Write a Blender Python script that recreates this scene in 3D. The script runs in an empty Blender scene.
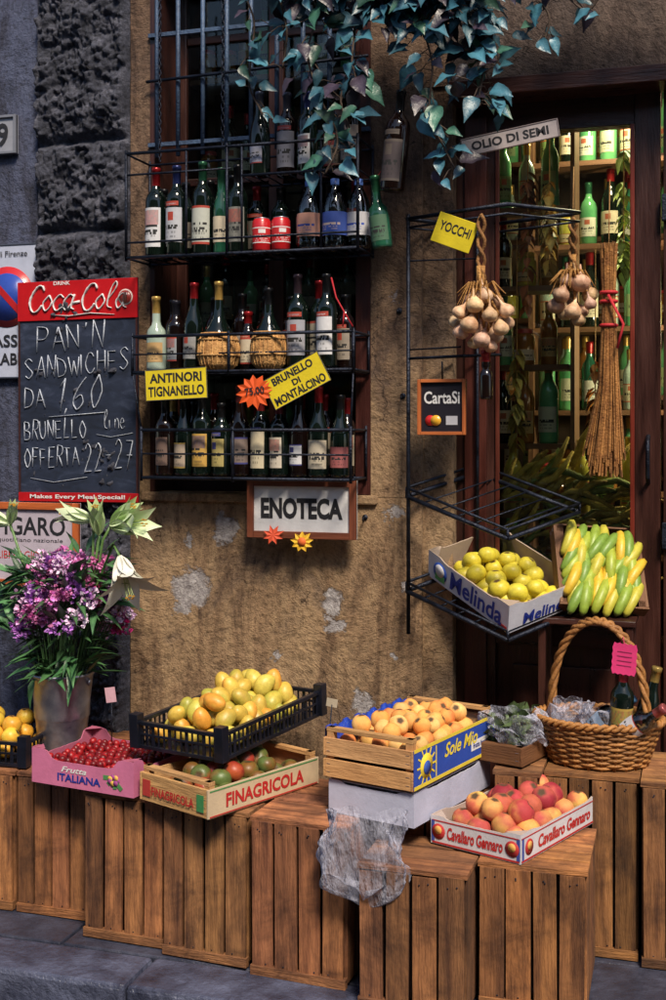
import bpy, math, random, bmesh
from mathutils import Vector, Matrix, noise
random.seed(11)
RU=random.uniform
scene=bpy.context.scene
COL=scene.collection
rad=math.radians

# ------------------------------------------------------------------ materials
def nt(name):
    m=bpy.data.materials.new(name); m.use_nodes=True
    n=m.node_tree.nodes; l=m.node_tree.links
    return m,n,l,n['Principled BSDF']
def ramp(n,l,fac,stops):
    r=n.new('ShaderNodeValToRGB'); l.new(fac,r.inputs[0])
    e=r.color_ramp.elements
    while len(e)<len(stops): e.new(0.5)
    for i,(p,c) in enumerate(stops):
        e[i].position=p; e[i].color=(c[0],c[1],c[2],1)
    return r.outputs[0]
def mul(n,l,a,b,mode='MULTIPLY',fac=1.0):
    x=n.new('ShaderNodeMix'); x.data_type='RGBA'; x.blend_type=mode
    if isinstance(fac,(int,float)): x.inputs[0].default_value=fac
    else: l.new(fac,x.inputs[0])
    l.new(a,x.inputs[6])
    if isinstance(b,tuple): x.inputs[7].default_value=(b[0],b[1],b[2],1)
    else: l.new(b,x.inputs[7])
    return x.outputs[2]
def noise_n(n,l,vec,scale,detail=6,rough=.6,dist=0):
    t=n.new('ShaderNodeTexNoise'); t.inputs['Scale'].default_value=scale
    t.inputs['Detail'].default_value=detail; t.inputs['Roughness'].default_value=rough
    t.inputs['Distortion'].default_value=dist
    if vec: l.new(vec,t.inputs['Vector'])
    return t
def mapping(n,l,vec,sc):
    m=n.new('ShaderNodeMapping'); m.inputs['Scale'].default_value=sc; l.new(vec,m.inputs[0]); return m.outputs[0]
def bumpn(n,l,b,h,strength,dist=.01):
    x=n.new('ShaderNodeBump'); x.inputs['Strength'].default_value=strength; x.inputs['Distance'].default_value=dist
    l.new(h,x.inputs['Height']); l.new(x.outputs[0],b.inputs['Normal']); return x
def mk(name,c1,c2=None,scale=8,rough=.6,bump=0,bscale=60,metal=0,coat=0,usecol=False,stretch=(1,1,1),gco=False,rv=0,dirt=0):
    m,n,l,b=nt(name)
    if c2 is None: c2=tuple(x*.75 for x in c1)
    if gco:
        a=n.new('ShaderNodeAttribute'); a.attribute_name='gco'; v=a.outputs['Vector']
    else:
        a=n.new('ShaderNodeTexCoord'); v=a.outputs['Object']
    v2=mapping(n,l,v,stretch)
    t=noise_n(n,l,v2,scale,4)
    c=ramp(n,l,t.outputs['Fac'],[(.3,c2),(.7,c1)])
    if usecol:
        k=n.new('ShaderNodeAttribute'); k.attribute_name='Col'
        c=mul(n,l,c,k.outputs['Color'])
    if dirt:
        tc=n.new('ShaderNodeTexCoord').outputs['Object']
        d=noise_n(n,l,tc,6,6,.7,.6)
        c=mul(n,l,c,ramp(n,l,d.outputs['Fac'],[(.36,(.24,.22,.25)),(.58,(1,1,1)),(.8,(1.25,1.25,1.25))]),fac=dirt)
    l.new(c,b.inputs['Base Color'])
    b.inputs['Roughness'].default_value=rough; b.inputs['Metallic'].default_value=metal
    b.inputs['Coat Weight'].default_value=coat
    if rv:
        mr=n.new('ShaderNodeMapRange'); l.new(t.outputs['Fac'],mr.inputs[0])
        mr.inputs[1].default_value=.3; mr.inputs[2].default_value=.7
        mr.inputs[3].default_value=max(0.02,rough-rv); mr.inputs[4].default_value=min(1,rough+rv)
        l.new(mr.outputs[0],b.inputs['Roughness'])
    if bump:
        t2=noise_n(n,l,v2,bscale,3,.65); bumpn(n,l,b,t2.outputs['Fac'],bump)
    return m

def plaster(name,ca,cb,patches=(),low=None):
    m,n,l,b=nt(name)
    tc=n.new('ShaderNodeTexCoord').outputs['Object']
    t1=noise_n(n,l,tc,2.6,7,.72,.6); base=ramp(n,l,t1.outputs['Fac'],[(.32,cb),(.48,ca),(.60,tuple(x*1.15 for x in ca)),(.74,tuple(x*1.5 for x in ca))])
    t2=noise_n(n,l,mapping(n,l,tc,(5,5,1.0)),1.7,7,.72,.7)
    st=ramp(n,l,t2.outputs['Fac'],[(.38,(.30,.25,.25)),(.47,(.72,.68,.68)),(.57,(1,1,1))])
    c=mul(n,l,base,st,fac=.85)
    t3=noise_n(n,l,tc,38,6,.75); sp=ramp(n,l,t3.outputs['Fac'],[(.36,(.42,.39,.36)),(.5,(1,1,1)),(.75,(1.25,1.2,1.15))])
    c=mul(n,l,c,sp,fac=.85)
    h=t3.outputs['Fac']
    vor=n.new('ShaderNodeTexVoronoi'); vor.inputs['Scale'].default_value=16; l.new(tc,vor.inputs['Vector'])
    pit=ramp(n,l,vor.outputs['Distance'],[(.05,(.3,.27,.25)),(.12,(1,1,1))]); c=mul(n,l,c,pit,fac=.75)
    dn=noise_n(n,l,tc,3.0,5,.6)
    vs=n.new('ShaderNodeVectorMath'); vs.operation='SCALE'; l.new(dn.outputs['Color'],vs.inputs[0]); vs.inputs['Scale'].default_value=.55
    va=n.new('ShaderNodeVectorMath'); va.operation='ADD'; l.new(tc,va.inputs[0]); l.new(vs.outputs[0],va.inputs[1])
    vc=n.new('ShaderNodeTexVoronoi'); vc.feature='DISTANCE_TO_EDGE'; vc.inputs['Scale'].default_value=1.9; l.new(va.outputs[0],vc.inputs['Vector'])
    ck=ramp(n,l,vc.outputs['Distance'],[(.0,(.15,.12,.10)),(.008,(1,1,1))])
    ckf=ramp(n,l,t1.outputs['Fac'],[(.44,(1,1,1)),(.52,(0,0,0))])
    c=mul(n,l,c,ck,fac=ckf)
    hh=h
    if patches:
        d2=noise_n(n,l,tc,9,7,.75)
        s2=n.new('ShaderNodeVectorMath'); s2.operation='SCALE'; l.new(d2.outputs['Color'],s2.inputs[0]); s2.inputs['Scale'].default_value=.22
        a2=n.new('ShaderNodeVectorMath'); a2.operation='ADD'; l.new(tc,a2.inputs[0]); l.new(s2.outputs[0],a2.inputs[1])
        mask=None
        for (px,pz,pr) in patches:
            dd=n.new('ShaderNodeVectorMath'); dd.operation='DISTANCE'; l.new(a2.outputs[0],dd.inputs[0])
            dd.inputs[1].default_value=(px+.11,.11,pz+.11)
            mr=n.new('ShaderNodeMapRange'); l.new(dd.outputs['Value'],mr.inputs[0])
            mr.inputs[1].default_value=pr*1.14; mr.inputs[2].default_value=pr*.88; mr.inputs[3].default_value=0; mr.inputs[4].default_value=1
            if mask is None: mask=mr.outputs[0]
            else:
                mx=n.new('ShaderNodeMath'); mx.operation='MAXIMUM'; l.new(mask,mx.inputs[0]); l.new(mr.outputs[0],mx.inputs[1]); mask=mx.outputs[0]
        pc=ramp(n,l,t3.outputs['Fac'],[(.3,(.16,.14,.14)),(.5,(.34,.31,.31)),(.66,(.52,.49,.48))])
        c=mul(n,l,c,pc,'MIX',mask)
        sb=n.new('ShaderNodeMath'); sb.operation='MULTIPLY_ADD'; l.new(mask,sb.inputs[0]); sb.inputs[1].default_value=-.6; l.new(h,sb.inputs[2]); hh=sb.outputs[0]
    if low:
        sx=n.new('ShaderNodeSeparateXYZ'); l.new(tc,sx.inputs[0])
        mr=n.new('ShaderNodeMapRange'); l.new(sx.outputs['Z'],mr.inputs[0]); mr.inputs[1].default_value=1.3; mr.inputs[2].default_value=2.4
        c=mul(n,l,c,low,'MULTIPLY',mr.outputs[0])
    l.new(c,b.inputs['Base Color']); b.inputs['Roughness'].default_value=.9
    bb=bumpn(n,l,b,hh,.8,.014)
    b4=n.new('ShaderNodeBump'); b4.inputs['Strength'].default_value=.7; b4.inputs['Distance'].default_value=.05
    l.new(t1.outputs['Fac'],b4.inputs['Height']); l.new(b4.outputs[0],bb.inputs['Normal'])
    return m

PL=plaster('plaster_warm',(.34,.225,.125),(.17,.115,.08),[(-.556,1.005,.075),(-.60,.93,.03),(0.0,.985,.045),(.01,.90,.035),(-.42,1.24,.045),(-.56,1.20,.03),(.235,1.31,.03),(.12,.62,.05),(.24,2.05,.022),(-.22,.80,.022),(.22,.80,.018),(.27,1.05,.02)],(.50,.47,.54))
PB=plaster('plaster_blue_cast',(.075,.088,.15),(.035,.043,.08))  # left wall: bluish cast of the shade put into the plaster colour
PG=plaster('plaster_brown',(.12,.085,.07),(.06,.045,.042))
PO=plaster('plaster_ochre',(.42,.32,.20),(.28,.21,.14))
def rough_stone():
    m,n,l,b=nt('rusticated_stone')
    tc=n.new('ShaderNodeTexCoord').outputs['Object']
    t=noise_n(n,l,tc,14,8,.75); c=ramp(n,l,t.outputs['Fac'],[(.3,(.010,.011,.019)),(.5,(.042,.045,.066)),(.75,(.14,.14,.18))])  # stone ramp carries the left side's bluish light cast in its colour
    t2=noise_n(n,l,tc,70,4,.8); c=mul(n,l,c,ramp(n,l,t2.outputs['Fac'],[(.35,(.35,.35,.35)),(.6,(1.25,1.25,1.25))]),fac=.8)
    l.new(c,b.inputs['Base Color']); b.inputs['Roughness'].default_value=.85
    bumpn(n,l,b,t2.outputs['Fac'],.7,.015); return m
ST=rough_stone()
IRON=mk('wrought_iron',(.026,.034,.058),(.009,.010,.016),25,.45,.4,120,.7,rv=.15)
IRONB=mk('painted_iron_blue',(.07,.12,.21),(.035,.055,.10),20,.5,.4,110,.2)
STEEL=mk('galvanised_steel',(.42,.42,.48),(.22,.22,.28),14,.38,.15,60,.85,rv=.12)
WOODC=mk('crate_wood',(.37,.175,.068),(.10,.040,.017),9,.75,.6,40,usecol=True,gco=True,dirt=.85)
WOODL=mk('poplar_wood',(.66,.41,.19),(.40,.215,.09),9,.7,.35,40,usecol=True,gco=True,dirt=.3)
WOODD=mk('door_wood',(.060,.019,.013),(.018,.007,.006),8,.35,.25,50,usecol=True,gco=True,rv=.1)
WOODF=mk('sign_frame_wood',(.28,.10,.045),(.12,.04,.02),9,.5,.2,40,usecol=True,gco=True)
VM=mk('printed_paper',(1,1,1),(.80,.80,.80),14,.7,.1,80,usecol=True)
VG=mk('glossy_paint',(1,1,1),(.82,.82,.82),16,.3,.05,60,usecol=True,coat=.2)
VF=mk('capsule_foil',(1,1,1),(.8,.8,.8),30,.3,.1,80,metal=.5,usecol=True)
FRUIT=mk('fruit_skin',(1.05,1.05,1.05),(.76,.74,.68),60,.42,.08,150,usecol=True)
PEACHM=mk('peach_skin',(1.05,1.03,1.0),(.80,.70,.66),45,.75,.1,300,usecol=True)
LEAF=mk('leaf_surface',(1,1,1),(.6,.65,.65),22,.38,.25,60,usecol=True)
PETS=mk('petal_surface',(1,1,1),(.75,.75,.8),40,.7,usecol=True)
GDK=mk('dark_green_glass',(.005,.010,.007),(.002,.005,.004),10,.06,coat=.2,rv=.03)
GBR=mk('brown_black_glass',(.009,.004,.003),(.004,.002,.002),10,.07,coat=.2,rv=.03)
GGR=mk('green_glass',(.02,.11,.06),(.01,.05,.03),10,.06,coat=.4,rv=.03)
STRAW=mk('straw_weave',(.62,.36,.13),(.28,.13,.04),30,.75,.7,130,usecol=True)
WICK=mk('wicker',(.46,.22,.065),(.19,.08,.022),40,.55,.4,150,usecol=True)
BLKP=mk('black_plastic',(.009,.011,.022),(.005,.006,.01),20,.3,.05,60)
GARL=mk('garlic_skin',(.78,.58,.38),(.40,.21,.12),25,.55,.3,70,usecol=True)
PAVE=mk('pavement_stone',(.060,.066,.105),(.022,.025,.042),7,.45,.6,40,rv=.2,dirt=.5)
KERB=mk('kerb_stone',(.11,.125,.20),(.035,.04,.07),9,.4,.9,45,rv=.2,dirt=.6)
ROAD=mk('road_stone',(.032,.036,.058),(.012,.014,.022),12,.28,.8,50,rv=.2)
def slate():
    m,n,l,b=nt('slate_smeared'); tc=n.new('ShaderNodeTexCoord').outputs['Object']
    t=noise_n(n,l,mapping(n,l,tc,(2,2,5)),3.5,8,.7,.8); c=ramp(n,l,t.outputs['Fac'],[(.35,(.006,.010,.022)),(.55,(.016,.024,.050)),(.72,(.055,.07,.12))])
    l.new(c,b.inputs['Base Color']); b.inputs['Roughness'].default_value=.6; return m
SLATE=slate()
def clear(name,tint,refl=.12,rough=.03):
    m,n,l,b=nt(name); n.remove(b); out=n['Material Output']
    tr=n.new('ShaderNodeBsdfTransparent'); tr.inputs[0].default_value=(*tint,1)
    gl=n.new('ShaderNodeBsdfGlossy'); gl.inputs['Roughness'].default_value=rough
    fr=n.new('ShaderNodeFresnel'); fr.inputs['IOR'].default_value=1.4
    tc=n.new('ShaderNodeTexCoord').outputs['Object']; t=noise_n(n,l,tc,3,3,.5)
    bp=n.new('ShaderNodeBump'); bp.inputs['Strength'].default_value=.06; l.new(t.outputs['Fac'],bp.inputs['Height']); l.new(bp.outputs[0],gl.inputs['Normal'])
    ad=n.new('ShaderNodeMath'); ad.operation='ADD'; l.new(fr.outputs[0],ad.inputs[0]); ad.inputs[1].default_value=refl
    mx=n.new('ShaderNodeMixShader'); l.new(ad.outputs[0],mx.inputs[0]); l.new(tr.outputs[0],mx.inputs[1]); l.new(gl.outputs[0],mx.inputs[2])
    l.new(mx.outputs[0],out.inputs[0]); return m
GLASS=clear('window_glass',(.92,.97,.94),.0)
GCL=clear('clear_bottle_glass',(.62,.70,.72),.10)
GGL=mk('pale_green_glass',(.15,.44,.18),(.07,.26,.11),10,.08,coat=.4)
GYL=mk('yellow_oil_glass',(.52,.46,.08),(.32,.30,.05),10,.08,coat=.4)
GAM=mk('amber_glass',(.36,.15,.03),(.20,.07,.015),10,.08,coat=.4)
GPL=mk('pale_glass',(.42,.50,.42),(.26,.34,.28),10,.08,coat=.4)
def bagmat():
    m,n,l,b=nt('plastic_film'); out=n['Material Output']
    b.inputs['Base Color'].default_value=(.62,.63,.78,1); b.inputs['Roughness'].default_value=.15
    tr=n.new('ShaderNodeBsdfTransparent'); mx=n.new('ShaderNodeMixShader')
    lw=n.new('ShaderNodeLayerWeight'); lw.inputs[0].default_value=.30
    tc=n.new('ShaderNodeTexCoord').outputs['Object']; t=noise_n(n,l,mapping(n,l,tc,(1.5,1.5,.6)),14,3,.5)
    r=ramp(n,l,t.outputs['Fac'],[(.38,(.04,.04,.04)),(.7,(.36,.36,.36))])
    ad=n.new('ShaderNodeMath'); ad.operation='ADD'; ad.use_clamp=True; l.new(lw.outputs['Facing'],ad.inputs[0]); l.new(r,ad.inputs[1])
    l.new(ad.outputs[0],mx.inputs[0]); l.new(tr.outputs[0],mx.inputs[1]); l.new(b.outputs[0],mx.inputs[2]); l.new(mx.outputs[0],out.inputs[0])
    bumpn(n,l,b,noise_n(n,l,mapping(n,l,tc,(2,2,.7)),22,3,.6).outputs['Fac'],1.0,.03); return m
BAG=bagmat()
def emis(name,c,s):
    m,n,l,b=nt(name); b.inputs['Emission Color'].default_value=(*c,1); b.inputs['Emission Strength'].default_value=s; return m

# ------------------------------------------------------------------ mesh builder
class MB:
    def __init__(s): s.v=[];s.f=[];s.m=[];s.c=[];s.g=[];s.s=[];s.mats=[]
    def mi(s,mat):
        if mat not in s.mats: s.mats.append(mat)
        return s.mats.index(mat)
    def add(s,vs,fs,mat,col=(1,1,1),gco=None,smooth=False,M=None):
        o=len(s.v); k=s.mi(mat)
        if M is not None: vs=[M@Vector(p) for p in vs]
        s.v+= [tuple(p) for p in vs]
        s.c+= list(col) if (len(col)==len(vs) and not isinstance(col[0],(int,float))) else [tuple(col)]*len(vs)
        s.g+= gco if gco else [(0,0,0)]*len(vs)
        for f in fs: s.f.append(tuple(i+o for i in f)); s.m.append(k); s.s.append(smooth)
    def box(s,c,d,mat,M=None,col=(1,1,1),tv=0):
        x,y,z=[q/2 for q in d]
        vs=[(i*x,j*y,k*z) for i in(-1,1) for j in(-1,1) for k in(-1,1)]
        fs=[(0,1,3,2),(4,6,7,5),(0,4,5,1),(2,3,7,6),(0,2,6,4),(1,5,7,3)]
        ax=max(range(3),key=lambda i:d[i]); off=(RU(0,50),RU(0,50),RU(0,50))
        g=[]
        for p in vs:
            q=[p[0]*4,p[1]*4,p[2]*4]; q[ax]=p[ax]*.35
            g.append((q[0]+off[0],q[1]+off[1],q[2]+off[2]))
        if tv:
            t=1+RU(-tv,tv); col=(col[0]*t,col[1]*t*RU(.94,1.03),col[2]*t*RU(.88,1.06))
        vs=[(p[0]+c[0],p[1]+c[1],p[2]+c[2]) for p in vs]
        s.add(vs,fs,mat,col,g,False,M)
    def lathe(s,prof,mat,M=None,seg=24,col=(1,1,1),lobes=0,la=0):
        vs=[];fs=[]
        for r,z in prof:
            for i in range(seg):
                a=2*math.pi*i/seg; rr=r*(1+la*math.cos(lobes*a)) if lobes else r
                vs.append((rr*math.cos(a),rr*math.sin(a),z))
        for j in range(len(prof)-1):
            for i in range(seg):
                k=(i+1)%seg; fs.append((j*seg+i,j*seg+k,(j+1)*seg+k,(j+1)*seg+i))
        s.add(vs,fs,mat,col,None,True,M)
    def tube(s,path,r,mat,seg=6,closed=False,col=(1,1,1),M=None,flat=1.0):
        path=[Vector(p) for p in path]; n=len(path)
        if n<2: return
        rs=r if isinstance(r,(list,tuple)) else [r]*n
        vs=[];fs=[];nrm=None
        for i,p in enumerate(path):
            if closed: t=path[(i+1)%n]-path[i-1]
            else: t=path[min(i+1,n-1)]-path[max(i-1,0)]
            if t.length<1e-9: t=Vector((0,0,1))
            t.normalize()
            if nrm is None:
                nrm=t.cross(Vector((0,1,0)))
                if nrm.length<.1: nrm=t.cross(Vector((1,0,0)))
            nrm=nrm-t*nrm.dot(t)
            if nrm.length<1e-6: nrm=t.orthogonal()
            nrm.normalize(); b=t.cross(nrm)
            for k in range(seg):
                a=2*math.pi*k/seg; vs.append(p+nrm*(rs[i]*math.cos(a))+b*(rs[i]*flat*math.sin(a)))
        for j in range(n-1 if not closed else n):
            jj=(j+1)%n
            for k in range(seg):
                kk=(k+1)%seg; fs.append((j*seg+k,j*seg+kk,jj*seg+kk,jj*seg+k))
        if not closed: fs.append(tuple(range(seg))[::-1]); fs.append(tuple((n-1)*seg+k for k in range(seg)))
        s.add(vs,fs,mat,col,None,seg>4,M)
    def finish(s,name,loc=(0,0,0),parent=None,bevel=0):
        loc=Vector(loc)
        me=bpy.data.meshes.new(name)
        me.from_pydata([tuple(Vector(p)-loc) for p in s.v],[],s.f)
        for m in s.mats: me.materials.append(m)
        me.polygons.foreach_set('material_index',s.m)
        me.polygons.foreach_set('use_smooth',s.s)
        a=me.attributes.new('Col','FLOAT_COLOR','POINT'); 
        a.data.foreach_set('color',[x for c in s.c for x in (c[0],c[1],c[2],1)])
        g=me.attributes.new('gco','FLOAT_VECTOR','POINT')
        g.data.foreach_set('vector',[x for c in s.g for x in c])
        me.update()
        o=bpy.data.objects.new(name,me); COL.objects.link(o); o.location=loc
        if bevel:
            b=o.modifiers.new('bevel','BEVEL'); b.width=bevel; b.segments=2; b.limit_method='ANGLE'
        if parent: setpar(o,parent)
        return o
def empty(name,loc=(0,0,0)):
    e=bpy.data.objects.new(name,None); COL.objects.link(e); e.location=loc; e.empty_display_size=.05; return e
def setpar(o,p):
    o.parent=p; o.matrix_parent_inverse=Matrix.LocRotScale(p.location,p.rotation_euler,p.scale).inverted()
def frame(right,up,nor,org):
    M=Matrix.Identity(4)
    for i in range(3): M[i][0]=right[i];M[i][1]=up[i];M[i][2]=nor[i];M[i][3]=org[i]
    return M
def wallF(org,yaw=0,roll=0):
    F=frame((1,0,0),(0,0,1),(0,-1,0),(0,0,0))
    return Matrix.Translation(org)@Matrix.Rotation(rad(yaw),4,'Z')@F@Matrix.Rotation(rad(roll),4,'Z')
def text(body,M,w,h,mat,parent,x=0,y=0,z=.002,bold=.0,shear=0,name='lettering'):
    cu=bpy.data.curves.new(name,'FONT'); cu.body=body; cu.size=1; cu.align_x='CENTER'; cu.align_y='CENTER'
    cu.extrude=.0; cu.offset=bold; cu.shear=shear; cu.resolution_u=3
    cu.materials.append(mat)
    o=bpy.data.objects.new(name,cu); COL.objects.link(o)
    bpy.context.view_layer.update()
    d=o.dimensions; sx=w/max(d.x,1e-3); sy=h/max(d.y,1e-3)
    bb=[Vector(q) for q in o.bound_box]; cx=(bb[0].x+bb[6].x)/2; cy=(bb[0].y+bb[6].y)/2
    o.matrix_world=M@Matrix.Translation((x,y,z))@Matrix.Diagonal((sx,sy,1,1))@Matrix.Translation((-cx,-cy,0))
    if parent:
        o.parent=parent; o.matrix_parent_inverse=Matrix.Translation(-parent.location)
    return o
def flatmat(name,c,rough=.6): return mk(name,c,tuple(x*.85 for x in c),30,rough)
INK=flatmat('black_ink',(.015,.015,.02)); INKB=flatmat('blue_ink',(.01,.03,.28)); INKR=flatmat('red_ink',(.5,.02,.02)); INKW=flatmat('white_paint',(.75,.75,.75)); INKG=flatmat('gold_ink',(.7,.42,.08))
CHALK=mk('chalk',(.60,.64,.72),(.22,.26,.34),140,.9)

# ------------------------------------------------------------------ stroke lettering
G={
'A':[[(0,0),(.3,1)],[(.3,1),(.58,0)],[(.1,.38),(.5,.4)]],'P':[[(0,0),(.02,1)],[(0,1),(.4,.95),(.5,.75),(.35,.52),(.02,.48)]],
'N':[[(0,0),(0,1)],[(0,1),(.48,0)],[(.48,0),(.5,1)]],'I':[[(.05,0),(.05,1)]],
'S':[[(.5,.86),(.28,1),(.03,.8),(.25,.53),(.48,.28),(.25,0),(0,.12)]],'D':[[(0,0),(0,1)],[(0,1),(.4,.85),(.54,.5),(.4,.13),(0,0)]],
'W':[[(0,1),(.18,0)],[(.18,0),(.35,.8)],[(.35,.8),(.52,0)],[(.52,0),(.72,1)]],'C':[[(.52,.80),(.40,.98),(.2,.95),(.02,.6),(.02,.3),(.2,.02),(.4,.04),(.55,.25)]],
'H':[[(0,0),(0,1)],[(.5,0),(.5,1)],[(0,.5),(.5,.52)]],'E':[[(.45,1),(0,.98)],[(0,1),(0,0)],[(0,0),(.48,.03)],[(0,.5),(.38,.52)]],
'R':[[(0,0),(.02,1)],[(0,1),(.4,.95),(.48,.75),(.35,.52),(.02,.48)],[(.15,.5),(.5,0)]],'U':[[(0,1),(.02,.3),(.25,0),(.48,.3),(.5,1)]],
'L':[[(0,1),(0,0)],[(0,0),(.42,.03)]],'O':[[(.27,1),(0,.5),(.27,0),(.54,.5),(.27,1)]],'F':[[(0,0),(0,1)],[(0,1),(.45,.98)],[(0,.52),(.35,.54)]],
'T':[[(.25,0),(.25,1)],[(0,1),(.52,.97)]],'B':[[(0,0),(0,1)],[(0,1),(.38,.93),(.4,.62),(0,.52)],[(0,.52),(.45,.42),(.42,.06),(0,0)]],
'0':[[(.22,1),(0,.5),(.22,0),(.44,.5),(.22,1)]],'1':[[(.02,.75),(.2,1)],[(.2,1),(.2,0)]],'2':[[(0,.8),(.2,1),(.42,.75),(.22,.35),(0,0)],[(0,0),(.46,.03)]],
'6':[[(.4,1),(.1,.6),(0,.25),(.2,0),(.42,.2),(.3,.45),(.05,.33)]],'7':[[(0,1),(.45,1)],[(.45,1),(.15,0)],[(.1,.5),(.45,.5)]],'-':[[(.05,.5),(.4,.5)]],',':[[(.1,.1),(.02,-.15)]],"'":[[(.1,1),(.05,.8)]],
'c':[[(.4,.45),(.2,.56),(.02,.28),(.2,0),(.44,.12)]],'o':[[(.2,.56),(.02,.28),(.2,0),(.38,.28),(.2,.56)]],'a':[[(.36,.5),(.18,.55),(.02,.26),(.18,0),(.36,.25)],[(.38,.56),(.36,.12),(.5,.02)]],
'l':[[(.05,.3),(.3,.8),(.22,1),(.1,.75),(.1,.15),(.32,.02)]],'e':[[(.05,.3),(.35,.35),(.2,.56),(.02,.28),(.2,0),(.42,.12)]],'n':[[(.05,.5),(.05,0)],[(.05,.3),(.25,.55),(.38,.3),(.38,0)]],'i':[[(.05,.5),(.05,0)]],' ':[]}
def smooth(p,k=5):
    if len(p)<3: return [Vector((a,b,0)) for a,b in p]
    q=[Vector((a,b,0)) for a,b in p]; q=[q[0]*2-q[1]]+q+[q[-1]*2-q[-2]]; out=[]
    for i in range(1,len(q)-2):
        for j in range(k):
            t=j/k; a,b,c,d=q[i-1],q[i],q[i+1],q[i+2]
            out.append(.5*((2*b)+(-a+c)*t+(2*a-5*b+4*c-d)*t*t+(-a+3*b-3*c+d)*t**3))
    out.append(q[-2]); return out
def write(mb,s,M,x,y,h,r,mat,adv=.72,shear=0,jit=.03,wid=None,slope=0):
    cx=x
    if wid: 
        adv_t=sum((.35 if ch in "I1,' " else .72) for ch in s); hx=wid/adv_t
    else: hx=h
    for ch in s:
        jy=RU(-jit,jit)*h; rot=RU(-jit,jit)*1.5
        for st in G.get(ch,[]):
            pts=smooth(st)
            P=[(cx+(q.x+(shear+rot)*q.y)*hx+RU(-1,1)*jit*.15*h, y+q.y*h*(1+rot)+jy+slope*(cx-x),.0015) for q in pts]
            mb.tube(P,[r*RU(.65,1.2) for _ in P],mat,5,M=M,flat=.35)
        cx+=(.35 if ch in "I1,' " else adv)*hx

# ------------------------------------------------------------------ setting
bld=empty('shop_building')
mb=MB()
def bx(x0,x1,y0,y1,z0,z1,mat,m=None,**k):
    (m or mb).box(((x0+x1)/2,(y0+y1)/2,(z0+z1)/2),(x1-x0,y1-y0,z1-z0),mat,**k)
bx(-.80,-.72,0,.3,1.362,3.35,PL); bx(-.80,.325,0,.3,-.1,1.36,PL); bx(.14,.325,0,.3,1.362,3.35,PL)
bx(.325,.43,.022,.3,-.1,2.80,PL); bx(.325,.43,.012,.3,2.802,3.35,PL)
mb.finish('plaster_wall',parent=bld)
mb=MB(); bx(.432,3.2,0.0,.3,2.80,3.35,PG); bx(1.75,3.2,.0,.3,-.1,2.798,PG); mb.finish('door_lintel_wall',parent=bld)
mb=MB(); bx(-6,-1.19,-.012,.3,-.1,6,PB); mb.finish('rendered_wall',parent=bld)
mb=MB(); bx(-1.19,6,0,.3,3.352,6,PG); bx(3.2,6,.0,.3,-.1,3.35,PG); mb.finish('upper_wall',parent=bld)
mb=MB(); bx(-.75,.165,-.018,.12,1.335,1.368,PL); mb.finish('window_sill',parent=bld,bevel=.006)
mb=MB(); nx,nz=100,560; vs=[];fs=[]
joints=[-.1,.33,.86,1.36,1.86,2.36,2.70,3.35]
for j in range(nz+1):
    z=-.1+3.45*j/nz
    for i in range(nx+1):
        x=-1.19+.39*i/nx
        e=min(abs(z-q+.012*noise.noise(Vector((x*8,q,0)))) for q in joints); ex=min(x+1.19,-.80-x)
        p=Vector((x*1.0,0,z))
        ff=noise.fractal(p*9,1.0,2.0,6,noise_basis='PERLIN_ORIGINAL')
        v=noise.voronoi(p*26+Vector((ff,0,ff))*1.2)[0]
        h=.050+.040*ff+.046*(v[1]-v[0])+.010*noise.noise(p*90)
        k=min(1,e/.03)*min(1,ex/.02)
        vs.append((x,-max(.0,h)*(.12+.88*k)*.9+.003,z))
for j in range(nz):
    for i in range(nx):
        a=j*(nx+1)+i; fs.append((a,a+1,a+nx+2,a+nx+1))
mb.add(vs,fs,ST,smooth=True); bx(-1.19,-.80,.01,.3,-.1,3.35,ST); mb.finish('rusticated_stonework',parent=bld)

mb=MB()
bx(-.72,.14,.20,.24,1.36,1.42,WOODD); bx(-.72,-.66,.20,.24,1.42,3.35,WOODD); bx(.08,.14,.20,.24,1.42,3.35,WOODD)
bx(-.32,-.26,.202,.238,1.42,3.35,WOODD)
for z in (1.95,2.55,3.1): bx(-.66,-.32,.205,.235,z,z+.03,WOODD); bx(-.26,.08,.205,.235,z,z+.03,WOODD)
mb.finish('window_frame',parent=bld,bevel=.004)
mb=MB(); bx(-.66,.08,.218,.222,1.42,3.35,GLASS); mb.finish('window_pane',parent=bld)
mb=MB(); bx(.085,.139,.0,.199,1.37,3.35,WOODD,col=(1.2,1.0,1.1)); bx(-.719,-.70,.0,.199,1.37,3.35,WOODD); mb.finish('window_reveal',parent=bld)
mb=MB()
for x in (-.685,-.60,-.50,-.405,-.31,-.21,-.11,-.01,.075): mb.tube([(x,-.01,2.62),(x,-.01,3.4)],.009,IRONB,8)
for z in (2.66,3.07): bx(-.72,.14,-.016,.0,z,z+.014,IRONB)
mb.tube([(-.72,-.03,2.9),(.14,-.03,2.92)],.006,IRON,6)
mb.finish('window_grille')

DK=mk('interior_wall',(.10,.06,.035),(.05,.028,.018),5,.8)
SHW=mk('shelf_wood',(.20,.10,.05),(.10,.045,.022),8,.5,gco=True,usecol=True)
mb=MB(); bx(-1.1,2.9,1.55,1.6,-.1,3.6,DK); bx(-1.15,-1.1,.3,1.6,-.1,3.6,DK); bx(2.9,2.95,.3,1.6,-.1,3.6,DK); bx(-1.1,2.9,.301,1.55,-.1,-.03,DK); bx(-1.1,2.9,.301,1.55,3.5,3.55,DK); bx(.20,.24,.301,1.549,-.03,3.49,DK)
mb.finish('interior_room',parent=bld)

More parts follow.
